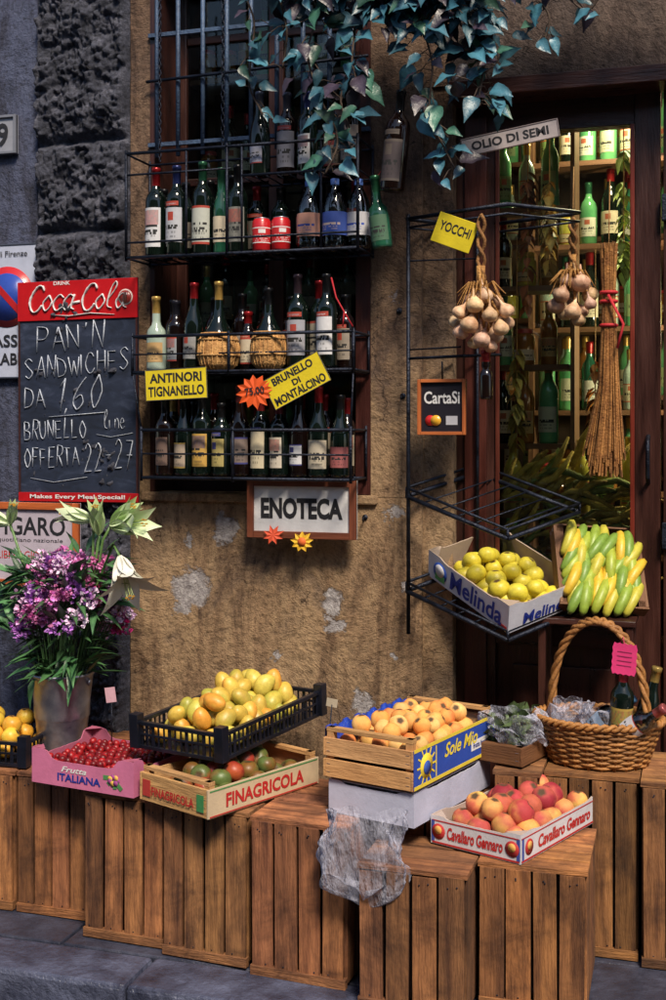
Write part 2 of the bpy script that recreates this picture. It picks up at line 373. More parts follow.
mb=MB()
Z0,Z1=.97,2.64
bx(.43,.57,.09,.15,.0,2.80,WOODD); bx(1.045,1.13,.085,.15,.0,2.80,WOODD); bx(1.14,1.24,.07,.15,.0,2.80,WOODD); bx(.57,1.045,.09,.15,Z1,2.80,WOODD); bx(.57,1.045,.09,.15,.85,Z0,WOODD)
bx(.57,1.045,.10,.14,0,.10,WOODD); bx(.57,1.045,.115,.135,.10,.85,WOODD); bx(.63,.98,.095,.115,.17,.78,WOODD)
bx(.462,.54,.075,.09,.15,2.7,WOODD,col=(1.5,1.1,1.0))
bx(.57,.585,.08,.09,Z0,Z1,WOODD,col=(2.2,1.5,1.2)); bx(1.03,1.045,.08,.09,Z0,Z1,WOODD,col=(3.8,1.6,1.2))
bx(1.24,1.75,.09,.15,2.64,2.80,WOODD); bx(1.24,1.75,.09,.15,0,.97,WOODD); bx(1.66,1.75,.088,.152,.97,2.64,WOODD)
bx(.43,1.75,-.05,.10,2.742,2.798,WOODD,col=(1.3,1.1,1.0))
for z in(1.2,2.3): bx(1.135,1.16,.05,.07,z,z+.09,IRON)
mb.tube([(1.09,.085,1.42),(1.09,.04,1.44),(1.09,.03,1.50),(1.09,.04,1.56),(1.09,.085,1.58)],.008,IRON,8)
mb.finish('shop_door',bevel=.004)
mb=MB(); bx(.57,1.045,.118,.123,Z0,Z1,GLASS); bx(1.24,1.66,.118,.123,.97,2.64,GLASS); mb.finish('door_glass',parent=bld)
mb=MB(); bx(.43,1.75,-.05,.3,-.02,.035,PAVE); mb.finish('doorstep',parent=bld,bevel=.008)

# ------------------------------------------------------------------ bottles
def label(mb,r,z0,z1,a0,a1,base,ink,acc,M,seed):
    rg=random.Random(seed); nx,ny=22,16
    cols={}
    for j in range(ny):
        kind='b' if j in(0,ny-1) else 'n'
        for i in range(nx): cols[i,j]=acc if kind=='b' and seed%3==0 else base
    if seed%4==1:
        for j in range(10,14):
            for i in range(7,15):
                if (i-10.5)**2+(j-11.5)**2*1.6<11: cols[i,j]=acc
    if seed%4==2:
        for j in range(9,15):
            for i in range(2,20): cols[i,j]=tuple(base[k]*.4+acc[k]*.6*rg.uniform(.5,1.2) for k in range(3))
    for j in ((6,7) if seed%2 else (5,6,8)):
        for i in range(3,19):
            if rg.random()<.72: cols[i,j]=ink
    for j in (2,4):
        for i in range(5,17):
            if rg.random()<.5: cols[i,j]=tuple((base[k]+ink[k])*.5 for k in range(3))
    vs=[];fs=[];cc=[]
    for j in range(ny):
        for i in range(nx):
            o=len(vs)
            for (di,dj) in((0,0),(1,0),(1,1),(0,1)):
                a=a0+(a1-a0)*(i+di)/nx; z=z0+(z1-z0)*(j+dj)/ny
                vs.append((r*math.cos(a),r*math.sin(a),z)); cc.append(cols[i,j])
            fs.append((o,o+1,o+2,o+3))
    mb.add(vs,fs,VM,cc,None,True,M)
CREAM=(.60,.52,.38);WH=(.68,.68,.70);BK=(.02,.02,.02)
bn=[0]
def bottle(loc,kind='bord',h=.30,r=.037,glass=None,cap=(.1,.01,.01),base=CREAM,acc=(.4,.05,.03),ink=BK,rot=None,tilt=(0,0),name='wine_bottle',lab=True,parent=None):
    bn[0]+=1; sd=bn[0]*7+3; glass=glass or GDK
    mb=MB(); s=h/.30
    rot=RU(-.45,.45) if rot is None else rot
    T=Matrix.Translation(loc)@Matrix.Rotation(tilt[0]+RU(-.012,.012),4,'Y')@Matrix.Rotation(tilt[1],4,'X')@Matrix.Rotation(rot-math.pi/2-.25,4,'Z')
    if kind=='bord': pr=[(0,.006),(r*.7,.0),(r*.95,.002),(r,.010),(r,.185*s),(r*.96,.197*s),(r*.84,.208*s),(r*.62,.219*s),(.017,.230*s),(.0145,.24*s)]; nz=.24*s
    elif kind=='burg': pr=[(0,.006),(r*.7,0),(r*.95,.002),(r,.010),(r,.145*s),(r*.95,.162*s),(r*.82,.182*s),(r*.62,.203*s),(r*.47,.222*s),(.0150,.245*s)]; nz=.245*s
    elif kind=='squat': pr=[(0,.006),(r*.8,0),(r*.97,.003),(r,.012),(r,.14*s),(r*.9,.165*s),(r*.5,.185*s),(.015,.20*s),(.0145,.235*s)]; nz=.235*s
    elif kind=='flask': pr=[(0,.004),(r*.6,0),(r*.9,.02),(r,.05),(r*.98,.085),(r*.86,.12),(r*.56,.155),(r*.32,.185),(.0165,.21*s),(.0145,.24*s)]; nz=.24*s
    mb.lathe(pr,glass,T,24)
    e=h; mb.lathe([(.0150,nz-.003),(.0150,e-.016),(.0168,e-.015),(.0168,e-.002),(.0150,e),(0,e)],VF,T,16,col=cap)
    if kind=='flask':
        b=[(0,-.001),(r*.64,-.001),(r*.93,.018),(r*1.05,.05),(r*1.04,.085),(r*.95,.11),(r*.84,.125)]
        mb.lathe(b,STRAW,T,28,lobes=14,la=.025,col=(1.2,1.15,1.1))
        for k in range(26):
            a=k/26*2*math.pi; kk=RU(.8,1.5); mb.tube([(q*1.02*math.cos(a),q*1.02*math.sin(a),z) for q,z in b[1:]],.0022,STRAW,4,M=T,col=(kk,kk,kk))
        for zz,rr in((.05,r*1.07),(.105,r*1.0)): mb.tube([(rr*math.cos(a/20*6.283),rr*math.sin(a/20*6.283),zz) for a in range(20)],.004,STRAW,5,closed=True,M=T)
        mb.tube([(r*.87*math.cos(a/20*6.283),r*.87*math.sin(a/20*6.283),.126) for a in range(20)],.006,STRAW,5,closed=True,M=T,col=(1.2,1.1,1))
    elif lab:
        top=.155*s if kind=='bord' else .125*s
        label(mb,r+.0006,.035*s+RU(-.01,.01),top+RU(-.015,.008),-1.15,1.15,base,ink,acc,T,sd)
        if kind=='bord' and sd%2: label(mb,r+.0006,.163*s,.178*s,-.8,.8,acc,base,acc,T,sd+4)
    o=mb.finish(name,loc,parent)
    return o
RC=(.30,.012,.015);BKC=(.012,.012,.014);GDC=(.55,.34,.09);GRC=(.02,.10,.05);NVY=(.02,.03,.12)
YR=-.135
zt=2.226
for x,h,r,g,c,b,k in((-.633,.325,.038,GDK,RC,WH,'bord'),(-.5465,.325,.038,GDK,NVY,(.50,.51,.55),'bord'),(-.452,.335,.037,GDK,GRC,(.5,.52,.46),'bord'),(-.378,.31,.030,GGR,GRC,CREAM,'burg'),(-.312,.315,.036,GDK,BKC,(.20,.20,.18),'bord')):
    bottle((x,YR+RU(-.01,.01),zt),k,h,r,g,c,b)
for k in range(9): bottle((-.64+k*.092,-.05,zt),'bord',RU(.24,.255) if k>3 else RU(.26,.30),.034,random.choice([GBR,GDK]),random.choice([BKC,BKC,RC]),(.2,.17,.14))
for x,y,h,g,c,b,k in((-.225,-.14,.30,GDK,(.05,.06,.09),(.35,.36,.45),'burg'),(-.14,-.10,.30,GBR,(.08,.08,.11),(.25,.25,.3),'bord'),(-.05,-.13,.29,GDK,NVY,WH,'bord'),(.03,-.09,.30,GBR,BKC,(.3,.25,.2),'bord'),(.105,-.13,.30,GBR,BKC,(.35,.3,.28),'bord')):
    bottle((x,y,2.492),k,h,.036,g,c,b,acc=(.3,.05,.05))
def can(x,y,z):
    mb=MB(); T=Matrix.Translation((x,y,z))@Matrix.Rotation(RU(-2,-1),4,'Z')
    mb.lathe([(0,.003),(.026,0),(.033,.008),(.033,.108),(.027,.117)],VG,T,28,col=(.55,.015,.02))
    mb.lathe([(.027,.117),(.0275,.120),(.025,.120),(.024,.116),(0,.116)],STEEL,T,28)
    label(mb,.0335,.03,.085,-1.4,1.4,(.55,.015,.02),(.8,.8,.8),(.8,.8,.8),T,9)
    mb.finish('drink_can',(x,y,z))
can(-.222,YR,zt); can(-.150,YR,zt)
def waterb(x,y,z,lc,ic,capc=(.1,.2,.6)):
    mb=MB(); T=Matrix.Translation((x,y,z))@Matrix.Rotation(-1.8,4,'Z')
    pr=[(0,.004),(.036,0),(.043,.01),(.043,.03),(.041,.036),(.043,.042),(.043,.14),(.038,.165),(.025,.195),(.014,.215),(.013,.228)]
    mb.lathe(pr,GCL,T,26); mb.lathe([(.0155,.222),(.0155,.243),(0,.243)],VG,T,16,col=capc)
    mb.lathe([(.0436,.045),(.0436,.125)],VM,T,26,col=lc)
    label(mb,.0441,.055,.118,-1.3,1.3,lc,ic,(.7,.7,.7),T,11)
    mb.lathe([(0,.006),(.041,.008),(.041,.14)],GCL,T,20)
    mb.finish('water_bottle',(x,y,z))
waterb(-.045,YR,zt,(.72,.36,.26),(.05,.08,.35)); waterb(.048,YR,zt,(.06,.12,.48),(.8,.6,.5)); waterb(.125,YR+.03,zt,(.6,.6,.65),(.05,.1,.5))
zm=1.814
bottle((-.628,YR,zm),'squat',.27,.036,GPL,GDC,(.55,.35,.15),acc=(.3,.1,.05))
bottle((-.560,YR+.02,zm),'bord',.255,.033,GBR,(.02,.02,.03),(.30,.32,.35))
bottle((-.488,YR,zm),'burg',.315,.034,GDK,RC,(.3,.3,.3),tilt=(.03,0))
bottle((-.385,YR-.005,zm),'flask',.315,.070,GDK,GDC,name='straw_flask')
bottle((-.292,YR+.045,zm),'bord',.21,.028,GBR,RC,CREAM)
bottle((-.192,YR-.01,zm),'flask',.285,.060,GDK,BKC,name='straw_flask')
bottle((-.088,YR,zm),'bord',.33,.038,GDK,(.05,.03,.04),(.36,.36,.40))
bottle((-.020,YR+.04,zm),'bord',.31,.036,GDK,RC,(.45,.40,.30))
bottle((.026,YR-.02,zm),'bord',.325,.036,GDK,BKC,WH,rot=-.1)
for x in(-.60,-.44,-.33,-.24,-.14,.06): bottle((x,-.045,zm),'bord',RU(.24,.29),.033,GBR,BKC,(.3,.25,.2))
zb=1.437
specs=[(-.583,.28,GBR,BKC,(.16,.10,.08)),(-.514,.29,GDK,BKC,(.42,.33,.25)),(-.442,.30,GDK,(.02,.02,.02),(.55,.33,.07)),(-.370,.26,GDK,BKC,(.42,.34,.12)),(-.300,.32,GBR,(.16,.03,.03),(.20,.15,.13)),(-.226,.29,GDK,(.25,.02,.02),(.6,.52,.36)),(-.153,.275,GDK,(.12,.02,.03),(.60,.54,.44)),(-.080,.305,GBR,BKC,WH),(-.006,.315,GDK,RC,(.50,.44,.34)),(.070,.285,GDK,BKC,(.35,.10,.10))]
for x,h,g,c,b in specs: bottle((x-.006,YR+RU(-.012,.012),zb),random.choice(['bord','bord','burg']),h,.0345,g,c,b,acc=random.choice([(.4,.04,.03),(.5,.33,.08),(.05,.05,.2)]))
for k in range(9): bottle((-.60+k*.083,-.05,zb),'bord',RU(.26,.30),.033,GBR,random.choice([BKC,RC,GDC]),(.3,.25,.18))

def rack(x0,x1,y0,y1,zs,ztop):
    mb=MB(); r=.0045
    def bar(a,b,rr=r): mb.tube([a,b],rr,IRON,6)
    for z in (zs,ztop): 
        bar((x0,y0,z),(x1,y0,z),.006); bar((x0,y0,z),(x0,y1,z)); bar((x1,y0,z),(x1,y1,z)); bar((x0,y1,z),(x1,y1,z))
    n=int((x1-x0)/.045)
    for i in range(n+1):
        x=x0+(x1-x0)*i/n; bar((x,y0,zs),(x,y1,zs),.003)
    for x in (x0,x1,(x0*.55+x1*.45)):
        bar((x,y0,zs-.012),(x,y0,ztop+.012),.006); 
        if x in(x0,x1): bar((x,y1,zs-.01),(x,y1,ztop+.015),.005)
    return mb,bar
mb,bar=rack(-.715,.150,-.205,-.01,2.218,2.592)
bar((-.715,-.205,2.515),(-.31,-.205,2.515),.004); bar((-.715,-.205,2.272),(.150,-.205,2.272),.004)
bar((-.27,-.205,2.487),(.150,-.205,2.487),.005); bar((-.27,-.01,2.487),(.150,-.01,2.487),.004)
for i in range(11): bar((-.27+.042*i,-.205,2.485),(-.27+.042*i,-.01,2.485),.003)
for x in(-.48,-.27,.02): bar((x,-.205,2.218),(x,-.205,2.592),.0045)
mb.finish('bottle_rack')
mb,bar=rack(-.69,.135,-.205,-.01,1.806,1.935)
bar((-.69,-.205,1.87),(.135,-.205,1.87),.003)
mb.box((-.278,-.105,1.8),(.82,.17,.004),IRON); mb.finish('bottle_rack')
mb,bar=rack(-.655,.125,-.205,-.01,1.43,1.60)
bar((-.655,-.205,1.515),(.125,-.205,1.515),.0035)
bar((-.655,-.205,1.60),(-.69,-.205,1.81),.004); bar((.125,-.205,1.60),(.135,-.205,1.81),.004)
mb.finish('bottle_rack')

bottle((.268,-.20,2.40),'bord',.34,.042,GBR,BKC,(.06,.045,.05),acc=(.1,.08,.07),tilt=(.10,0))
bottle((.228,-.17,2.215),'squat',.25,.035,GGR,GRC,base=(.06,.14,.08),tilt=(-.12,0))
mb=MB(); mb.tube([(.30,-.20,2.74),(.29,-.12,2.82),(.28,-.02,2.86)],.0025,VM,5,col=(.3,.02,.02)); mb.tube([(.20,-.17,2.45),(.24,-.06,2.56),(.25,-.005,2.6)],.002,VM,5,col=(.3,.02,.02))
mb.tube([(.055,-.20,2.12),(.075,-.21,2.05),(.105,-.215,2.0),(.135,-.215,1.95)],.003,VM,5,col=(.45,.01,.02)); mb.tube([(.105,-.215,2.0),(.10,-.215,1.95)],.0025,VM,5,col=(.45,.01,.02)); mb.finish('hanging_cord')

# ------------------------------------------------------------------ signs
def board(name,c,w,h,t,mat,col=(1,1,1),yaw=0,roll=0,fr=None,fw=.012,frc=(1,1,1),ft=.006):
    M=wallF(c,yaw,roll); e=empty(name,c); mb=MB()
    mb.box((0,0,0),(w,h,t),mat,M,col)
    if fr:
        for sx in(-1,1): mb.box((sx*(w/2-fw/2),0,ft/2+t/2-.001),(fw,h,t+ft),fr,M,frc)
        for sy in(-1,1): mb.box((0,sy*(h/2-fw/2),ft/2+t/2-.001),(w-2*fw-.001,fw,t+ft),fr,M,frc)
    mb.finish('panel',c,e,bevel=.0015)
    return e,M,t/2
BC=(-.985,-.065,1.748)
M=wallF(BC,0,.3); e=empty('chalkboard_sign',BC); mb=MB()
mb.box((0,0,0),(.50,.835,.012),SLATE,M)
mb.box((0,.342,.007),(.502,.148,.01),VG,M,(.52,.010,.015)); mb.box((0,-.401,.007),(.502,.034,.01),VG,M,(.44,.010,.015))
for sx in(-1,1): mb.box((sx*.247,-.06,.007),(.007,.65,.008),VG,M,(.05,.02,.02))
mb.finish('board',BC,e,bevel=.001)
mb=MB(); 
Mz=M@Matrix.Translation((0,0,.013)); th=.0066
write(mb,'C',Mz,-.205,.300,.10,.0085,INKW,shear=.25,jit=0); write(mb,'oca',Mz,-.150,.304,.105,th,INKW,shear=.3,jit=0,adv=.42)
mb.tube([(-.012,.330,.001),(.016,.335,.001)],.005,INKW,5,M=Mz)
write(mb,'C',Mz,.018,.300,.10,.0085,INKW,shear=.25,jit=0); write(mb,'ola',Mz,.074,.304,.100,th,INKW,shear=.3,jit=0,adv=.42)
mb.tube([(-.10,.288,.001),(-.03,.282,.001),(.06,.290,.001),(.16,.282,.001)],[.002,.005,.005,.002],INKW,5,M=Mz,flat=.4)
mb.finish('script_lettering',parent=e)
mb=MB(); Mz=M@Matrix.Translation((0,0,.0065)); cr=.0044; jj=.06
write(mb,"PAN'N",Mz,-.17,.150,.095,cr*1.1,CHALK,wid=.30,slope=.05,jit=jj)
write(mb,"SANDWICHES",Mz,-.220,.045,.078,cr,CHALK,wid=.445,slope=.08,jit=jj)
write(mb,"DA",Mz,-.225,-.065,.075,cr,CHALK,wid=.10,jit=jj); write(mb,"1,60",Mz,-.09,-.075,.115,cr*1.15,CHALK,wid=.21,slope=.1,shear=.15,jit=jj)
mb.tube([(-.12,-.098,.001),(.0,-.09,.001),(.12,-.082,.001)],cr*.9,CHALK,5,M=Mz,flat=.4)
write(mb,"BRUNELLO",Mz,-.225,-.185,.070,cr*.95,CHALK,wid=.27,slope=.04,jit=jj); write(mb,"line",Mz,.11,-.145,.07,cr*.75,CHALK,wid=.13,adv=.5)
mb.tube([(.08,-.165,.001),(.14,-.175,.001),(.23,-.160,.001)],cr*.6,CHALK,5,M=Mz,flat=.4)
write(mb,"OFFERTA",Mz,-.225,-.290,.073,cr*.95,CHALK,wid=.24,slope=.03,jit=jj); write(mb,"22-27",Mz,.03,-.30,.10,cr*1.15,CHALK,wid=.21,slope=.04,jit=jj)
mb.tube([(-.2,-.33,.001),(-.1,-.345,.001),(.04,-.325,.001)],cr*.6,CHALK,5,M=Mz,flat=.4)
mb.finish('chalk_writing',parent=e)
text('Makes Every Meal Special!',M,.40,.020,INKW,e,0,-.401,.014,bold=.02); text('DRINK',M,.07,.014,INKW,e,-.06,.407,.014,bold=.02)
mb=MB(); mb.lathe([(0,0),(.030,0),(.030,.002),(0,.002)],VG,M@Matrix.Translation((.205,.345,.012)),24,col=(.75,.6,.55)); mb.lathe([(0,0),(.025,0),(.025,.002),(0,.002)],VG,M@Matrix.Translation((.205,.345,.0138)),24,col=(.35,.04,.03)); mb.lathe([(.006,-.02),(.009,0),(.004,.018)],VG,M@Matrix.Translation((.205,.345,.018))@Matrix.Rotation(-1.57,4,'X'),8,col=(.1,.03,.02)); mb.finish('emblem',parent=e)

e,M,t=board('no_parking_sign',(-1.350,-.032,2.06),.345,.52,.006,VG,(.50,.54,.68),fr=VG,fw=.006,frc=(.06,.07,.1),ft=.001)
mb=MB()
def disc(mb,M,x,y,z,r,col,mat=VG): mb.lathe([(0,.0),(r,.0),(r,.0015),(0,.0015)],mat,M@Matrix.Translation((x,y,z)),40,col=col)
disc(mb,M,.04,.055,.0035,.118,(.5,.02,.025)); disc(mb,M,.04,.055,.0052,.092,(.03,.07,.38))
mb.box((.04,.055,.0075),(.20,.024,.0012),VG,M@Matrix.Translation((.04,.055,0))@Matrix.Rotation(rad(-45),4,'Z')@Matrix.Translation((-.04,-.055,0)),(.5,.02,.025))
mb.finish('prohibition_disc',parent=e)
text('Comune di Firenze',M,.26,.022,INK,e,0,.222,.006,bold=.01); text('PASSO',M,.2,.048,INK,e,.045,-.115,.006,bold=.02); text('CARRABILE',M,.3,.046,INK,e,.01,-.185,.006,bold=.02)
e,M,t=board('house_number_plaque',(-1.35,-.025,2.745),.16,.15,.015,VG,(.30,.31,.36),fr=VG,fw=.01,frc=(.2,.21,.25),ft=.003); text('9',M,.05,.09,INK,e,.02,0,.011,bold=.02)
e,M,t=board('newspaper_sign',(-1.175,-.085,1.165),.42,.32,.012,VM,(.48,.42,.50),fr=WOODF,fw=.026,frc=(2.2,1.5,.8)); text('FIGARO',M,.30,.07,INK,e,.0,.07,t+.001,bold=.02); text('quotidiano nazionale',M,.28,.02,INK,e,0,.015,t+.001); text('LIBRI E GIORNALI',M,.28,.03,INKR,e,0,-.04,t+.001)
e,M,t=board('shop_name_sign',(-.092,-.075,1.320),.405,.208,.014,VM,(.72,.72,.74),fr=WOODF,fw=.024,frc=(.75,.6,.6)); text('ENOTECA',M,.305,.075,INK,e,0,.002,t+.0015,bold=.045)
mb=MB(); 
for x in(-.24,.05): mb.tube([(x,-.075,1.415),(x,-.12,1.43)],.0015,IRON,5)
mb.finish('hanging_wire',parent=e)
YEL=(.74,.58,.01)
e,M,t=board('price_sign',(-.512,-.222,1.762),.238,.110,.003,VM,YEL,roll=2.5,fr=VM,fw=.003,frc=(.05,.05,.05),ft=.0003); text('ANTINORI',M,.20,.034,INK,e,0,.024,t+.001,bold=.03); text('TIGNANELLO',M,.215,.036,INK,e,0,-.023,t+.001,bold=.03)
e,M,t=board('price_sign',(-.062,-.226,1.768),.225,.112,.003,VM,YEL,roll=27,fr=VM,fw=.003,frc=(.05,.05,.05),ft=.0003)
text('BRUNELLO',M,.16,.028,INK,e,0,.033,t+.001,bold=.03); text('DI',M,.03,.022,INK,e,0,0,t+.001,bold=.03); text('MONTALCINO',M,.20,.030,INK,e,0,-.033,t+.001,bold=.03)
def burst(name,c,r1,r2,n,col,roll=0,txt=None,yaw=0,squash=.85,inner=None):
    M=wallF(c,yaw,roll); e=empty(name,c); mb=MB(); vs=[(0,0,.002)];
    for i in range(2*n):
        a=math.pi*i/n; r=r1*RU(.93,1.05) if i%2==0 else r2
        vs.append((r*math.cos(a),r*squash*math.sin(a),.003 if i%2 else -.002))
    fs=[(0,1+i,1+(i+1)%(2*n)) for i in range(2*n)]
    mb.add(vs,fs,VM,col,None,False,M)
    if inner: disc(mb,M,0,0,.003,r2*.55,inner,VM)
    mb.finish('starburst',c,e)
    if txt: text(txt,M,r1*1.0,r1*.42,INK,e,0,0,.005,bold=.02)
burst('price_tag',(-.212,-.228,1.733),.072,.050,12,(.80,.10,.01),8,'75,00')
burst('paper_flower',(-.190,-.105,1.228),.042,.022,8,(.75,.10,.04),20)
burst('paper_flower',(-.082,-.105,1.207),.045,.028,9,(.85,.50,.03),10,inner=(.8,.16,.03))
e,M,t=board('payment_card_sign',(.430,-.15,1.677),.168,.187,.012,VG,(.022,.020,.028),yaw=-6,fr=WOODF,fw=.011,frc=(2.2,1.7,.9)); text('CartaSi',M,.125,.042,INKW,e,0,.032,t+.001,bold=.02)
mb=MB(); disc(mb,M,-.04,-.045,t+.001,.018,(.6,.02,.02)); disc(mb,M,-.02,-.045,t+.0025,.018,(.75,.4,.03)); mb.box((.035,-.045,t+.0015),(.04,.03,.001),VG,M,(.5,.5,.55)); mb.finish('card_logos',parent=e)
e,M,t=board('oil_sign',(.650,-.105,2.575),.328,.062,.006,VM,(.46,.40,.40),roll=8.5,fr=VM,fw=.004,frc=(.25,.2,.2),ft=.0005); text('OLIO DI SEMI',M,.26,.030,INK,e,0,0,t+.001,bold=.03)
e,M,t=board('cheese_sign',(.485,-.22,2.250),.145,.10,.003,VM,YEL,yaw=-10,roll=-22); text('YOCCHI',M,.115,.032,INK,e,0,.01,t+.001,bold=.02)

# ------------------------------------------------------------------ right display rack
nc=Vector((.668,-.266,.942)); e1=Vector((-.375,.172,.122)); e2=Vector((.206,.22,.075))
mb=MB(); 
def P4(o,lev=False):
    a=e1.copy(); b=e2.copy()
    if lev: a.z=0;b.z=0
    return [o,o+a,o+a+b,o+b]
def frameloop(pts,r): 
    for i in range(4): mb.tube([pts[i],pts[(i+1)%4]],r,IRON,6)
S3=P4(Vector((.668,-.266,2.325)),lev=True); frameloop(S3,.007); frameloop([p-Vector((0,0,.03)) for p in S3],.004)
for zz in(1.25,.925):
    S=P4(Vector((.668,-.266,zz))); frameloop(S,.008)
    U=[p+Vector((0,0,.030)) for p in S]; frameloop(U,.005)
    for i in range(1,6):
        t=i/6; mb.tube([S[0].lerp(S[1],t),S[3].lerp(S[2],t)],.003,IRON,5)
    for i in range(4): mb.tube([S[i],U[i]],.005,IRON,5)
Lp=Vector((.300,-.097,0)); mb.tube([Lp+Vector((0,0,.90)),Lp+Vector((0,0,2.34))],.007,IRON,8)
mb.tube([Vector((.512,.055,.95)),Vector((.512,.055,2.34))],.006,IRON,8)
mb.tube([Lp+Vector((0,0,1.845)),Vector((.512,.05,1.86))],.005,IRON,6); mb.tube([Lp+Vector((0,0,1.845)),Vector((.50,-.19,1.845))],.005,IRON,6); mb.tube([Vector((.50,-.19,1.845)),Vector((.60,.02,1.86))],.005,IRON,6)
mb.tube([Lp+Vector((0,0,1.875)),Vector((.50,-.19,1.875))],.003,IRON,6); mb.tube([Lp+Vector((0,0,2.18)),Vector((.512,.05,2.2))],.003,IRON,6)
mb.tube([(.43,-.155,1.83),(.43,-.15,1.77)],.003,IRON,6)
mb.finish('display_rack')

def bulb(mb,M,r,col):
    mb.lathe([(0,0),(r*.45,.01*r),(r*.85,r*.25),(r,r*.7),(r*.88,r*1.15),(r*.5,r*1.6),(r*.2,r*2.0),(r*.13,r*2.6),(r*.10,r*3.2)],GARL,M,20,col=col,lobes=7,la=.06)
def garlic(c,n,R,h,ztop,name='garlic_bunch'):
    mb=MB(); c=Vector(c)
    for i in range(n):
        a=i*2.4; t=i/n; rr=R*(.35+.65*math.sin(math.pi*min(1,t*1.0)))*(1 if t<.85 else .5)
        p=c+Vector((rr*math.cos(a)*1.0,rr*math.sin(a)*.65,-h*.5+h*t))+Vector((RU(-1,1),RU(-1,1),RU(-1,1)))*.008
        d=((c+Vector((0,0,h*.9))-p).normalized()+Vector((RU(-1,1),RU(-1,1),0))*.25).normalized(); q=d.to_track_quat('Z','Y').to_matrix().to_4x4(); k=RU(.7,1.15)
        bulb(mb,Matrix.Translation(p)@q,RU(.021,.033),(k,k*RU(.85,1.0),k*RU(.8,1.0)))
        mb.tube([p+d*.06,c+Vector((RU(-.01,.01),RU(-.01,.01),h*.75)),c+Vector((RU(-.01,.01),RU(-.01,.01),h*.75+.06))],.005,STRAW,5,col=(.9,.8,.6))
    for k in(-1,1): mb.tube([c+Vector((k*.012*math.sin(j*.9),k*.008*math.cos(j*.9),h*.7+(ztop-c.z-h*.7)*j/14)) for j in range(15)],.006,STRAW,6,col=(.55,.45,.35))
    for j in range(26):
        a=RU(0,6.28); mb.tube([c+Vector((.02*math.cos(a),.02*math.sin(a),h*.7)),c+Vector((.04*math.cos(a),.03*math.sin(a),h*.8)),c+Vector((.08*math.cos(a),.05*math.sin(a),h*RU(.1,.6)))],[.004,.003,.001],STRAW,4,col=(.8,.7,.5))
    mb.finish(name,c)
garlic((.578,-.245,1.945),20,.098,.17,2.30)
bottle((.59,-.22,1.70),'squat',.16,.022,GBR,(.3,.02,.02),lab=False)
garlic((.845,.02,2.03),13,.075,.14,2.32)
mb=MB(); mb.tube([(.845,.02,2.3),(.845,.05,2.5)],.002,STRAW,5); mb.finish('hanging_string')
mb=MB(); c=Vector((.965,.0,0))
for i in range(170):
    a=RU(0,6.28); q=RU(0,1)**.5
    top=(c.x+.028*q*math.cos(a),c.y+.02*q*math.sin(a),2.18+RU(-.03,.05)); mid=(c.x+.020*q*math.cos(a),c.y+.016*q*math.sin(a),2.02); lo=(c.x+.035*q*math.cos(a),c.y+.03*q*math.sin(a),1.75)
    b=(c.x-.015+.060*q*math.cos(a)+RU(-.015,.01),c.y+.04*q*math.sin(a),1.50+RU(-.06,.04)); k=RU(.4,1.0)
    mb.tube([top,mid,lo,b],[.0025,.002,.002,.0032],STRAW,4,col=(k*.95,k*.75,k*.55))
for z in(2.03,2.06,1.95): mb.tube([(c.x+.026*math.cos(t*.524),c.y+.022*math.sin(t*.524),z) for t in range(12)],.006,VM,6,closed=True,col=(.55,.02,.03))
mb.tube([(c.x,c.y-.03,2.05),(c.x+.05,c.y-.04,1.95),(c.x+.03,c.y-.04,1.87)],.005,VM,5,col=(.55,.02,.03))
mb.tube([(c.x,0,2.2),(c.x,.06,2.45)],.002,STRAW,5); mb.finish('dried_grass_broom')

# ------------------------------------------------------------------ ivy
def leaf(mb,p,d,up,L,col,mat=LEAF,wf=.36,curl=.18,fine=False):
    d=Vector(d).normalized(); s=d.cross(Vector(up))
    if s.length<.05: s=d.orthogonal()
    s.normalize(); n=s.cross(d)
    prof=[(0,.0),(.12,.62),(.32,1),(.55,.82),(.78,.42),(1,0)]
    if fine: prof=[(0,0),(.04,.40),(.11,.72),(.21,.94),(.33,1),(.46,.92),(.60,.70),(.74,.44),(.87,.20),(1,0)]
    vs=[];fs=[]; tw=RU(-.3,.3)
    for t,w in prof:
        m=p+d*L*t-n*curl*L*t*t; wv=w*wf*L; rip=(.05*L*math.sin(t*14+tw*9)*w if fine else 0)
        vs+= [m-s*wv+n*(wv*.35+rip), m, m+s*wv+n*(wv*(.35+tw)-rip)]
    for i in range(len(prof)-1):
        a=i*3; fs+=[(a,a+1,a+4,a+3),(a+1,a+2,a+5,a+4)]
    mid=tuple(min(1,x*1.7+.01) for x in col); cc=[]
    for _ in prof: cc+=[col,mid,col]
    mb.add(vs,fs,mat,cc,None,True)
def lc():
    k=RU(.4,1.5); t=random.random()
    if t<.62: return (.032*k,.110*k,.150*k)
    if t<.80: return (.03*k,.095*k,.065*k)
    return (.030*k,.020*k,.036*k)
TW=mk('vine_stem',(.09,.06,.04),(.04,.025,.02),30,.8)
mb=MB()
def vine(pts,step,spread,L=(.05,.105),y=-.28):
    sp=smooth(pts,10)
    W=[Vector((q.x+.02*noise.noise(q*7),y+.07*noise.noise(q*3+Vector((5,0,0))),q.y)) for q in sp]
    mb.tube(W,.0035,TW,5)
    acc=0; step*=.78
    for i in range(1,len(W)):
        acc+=(W[i]-W[i-1]).length
        while acc>step:
            acc-=step
            base=W[i]; off=Vector((RU(-1,1)*spread,RU(-1,.9)*spread*.8,RU(-.9,.6)*spread)); p=base+off
            mb.tube([base,base+off*.5+Vector((0,0,.01)),p],.0016,TW,4)
            d=Vector((RU(-1,1),RU(-.7,.1),RU(-1.2,.35)))+off.normalized()*.4
            leaf(mb,p,d,(RU(-.6,.6),-1,RU(.1,1.1)),RU(*L),lc(),curl=RU(.05,.40),wf=RU(.24,.35),fine=True)
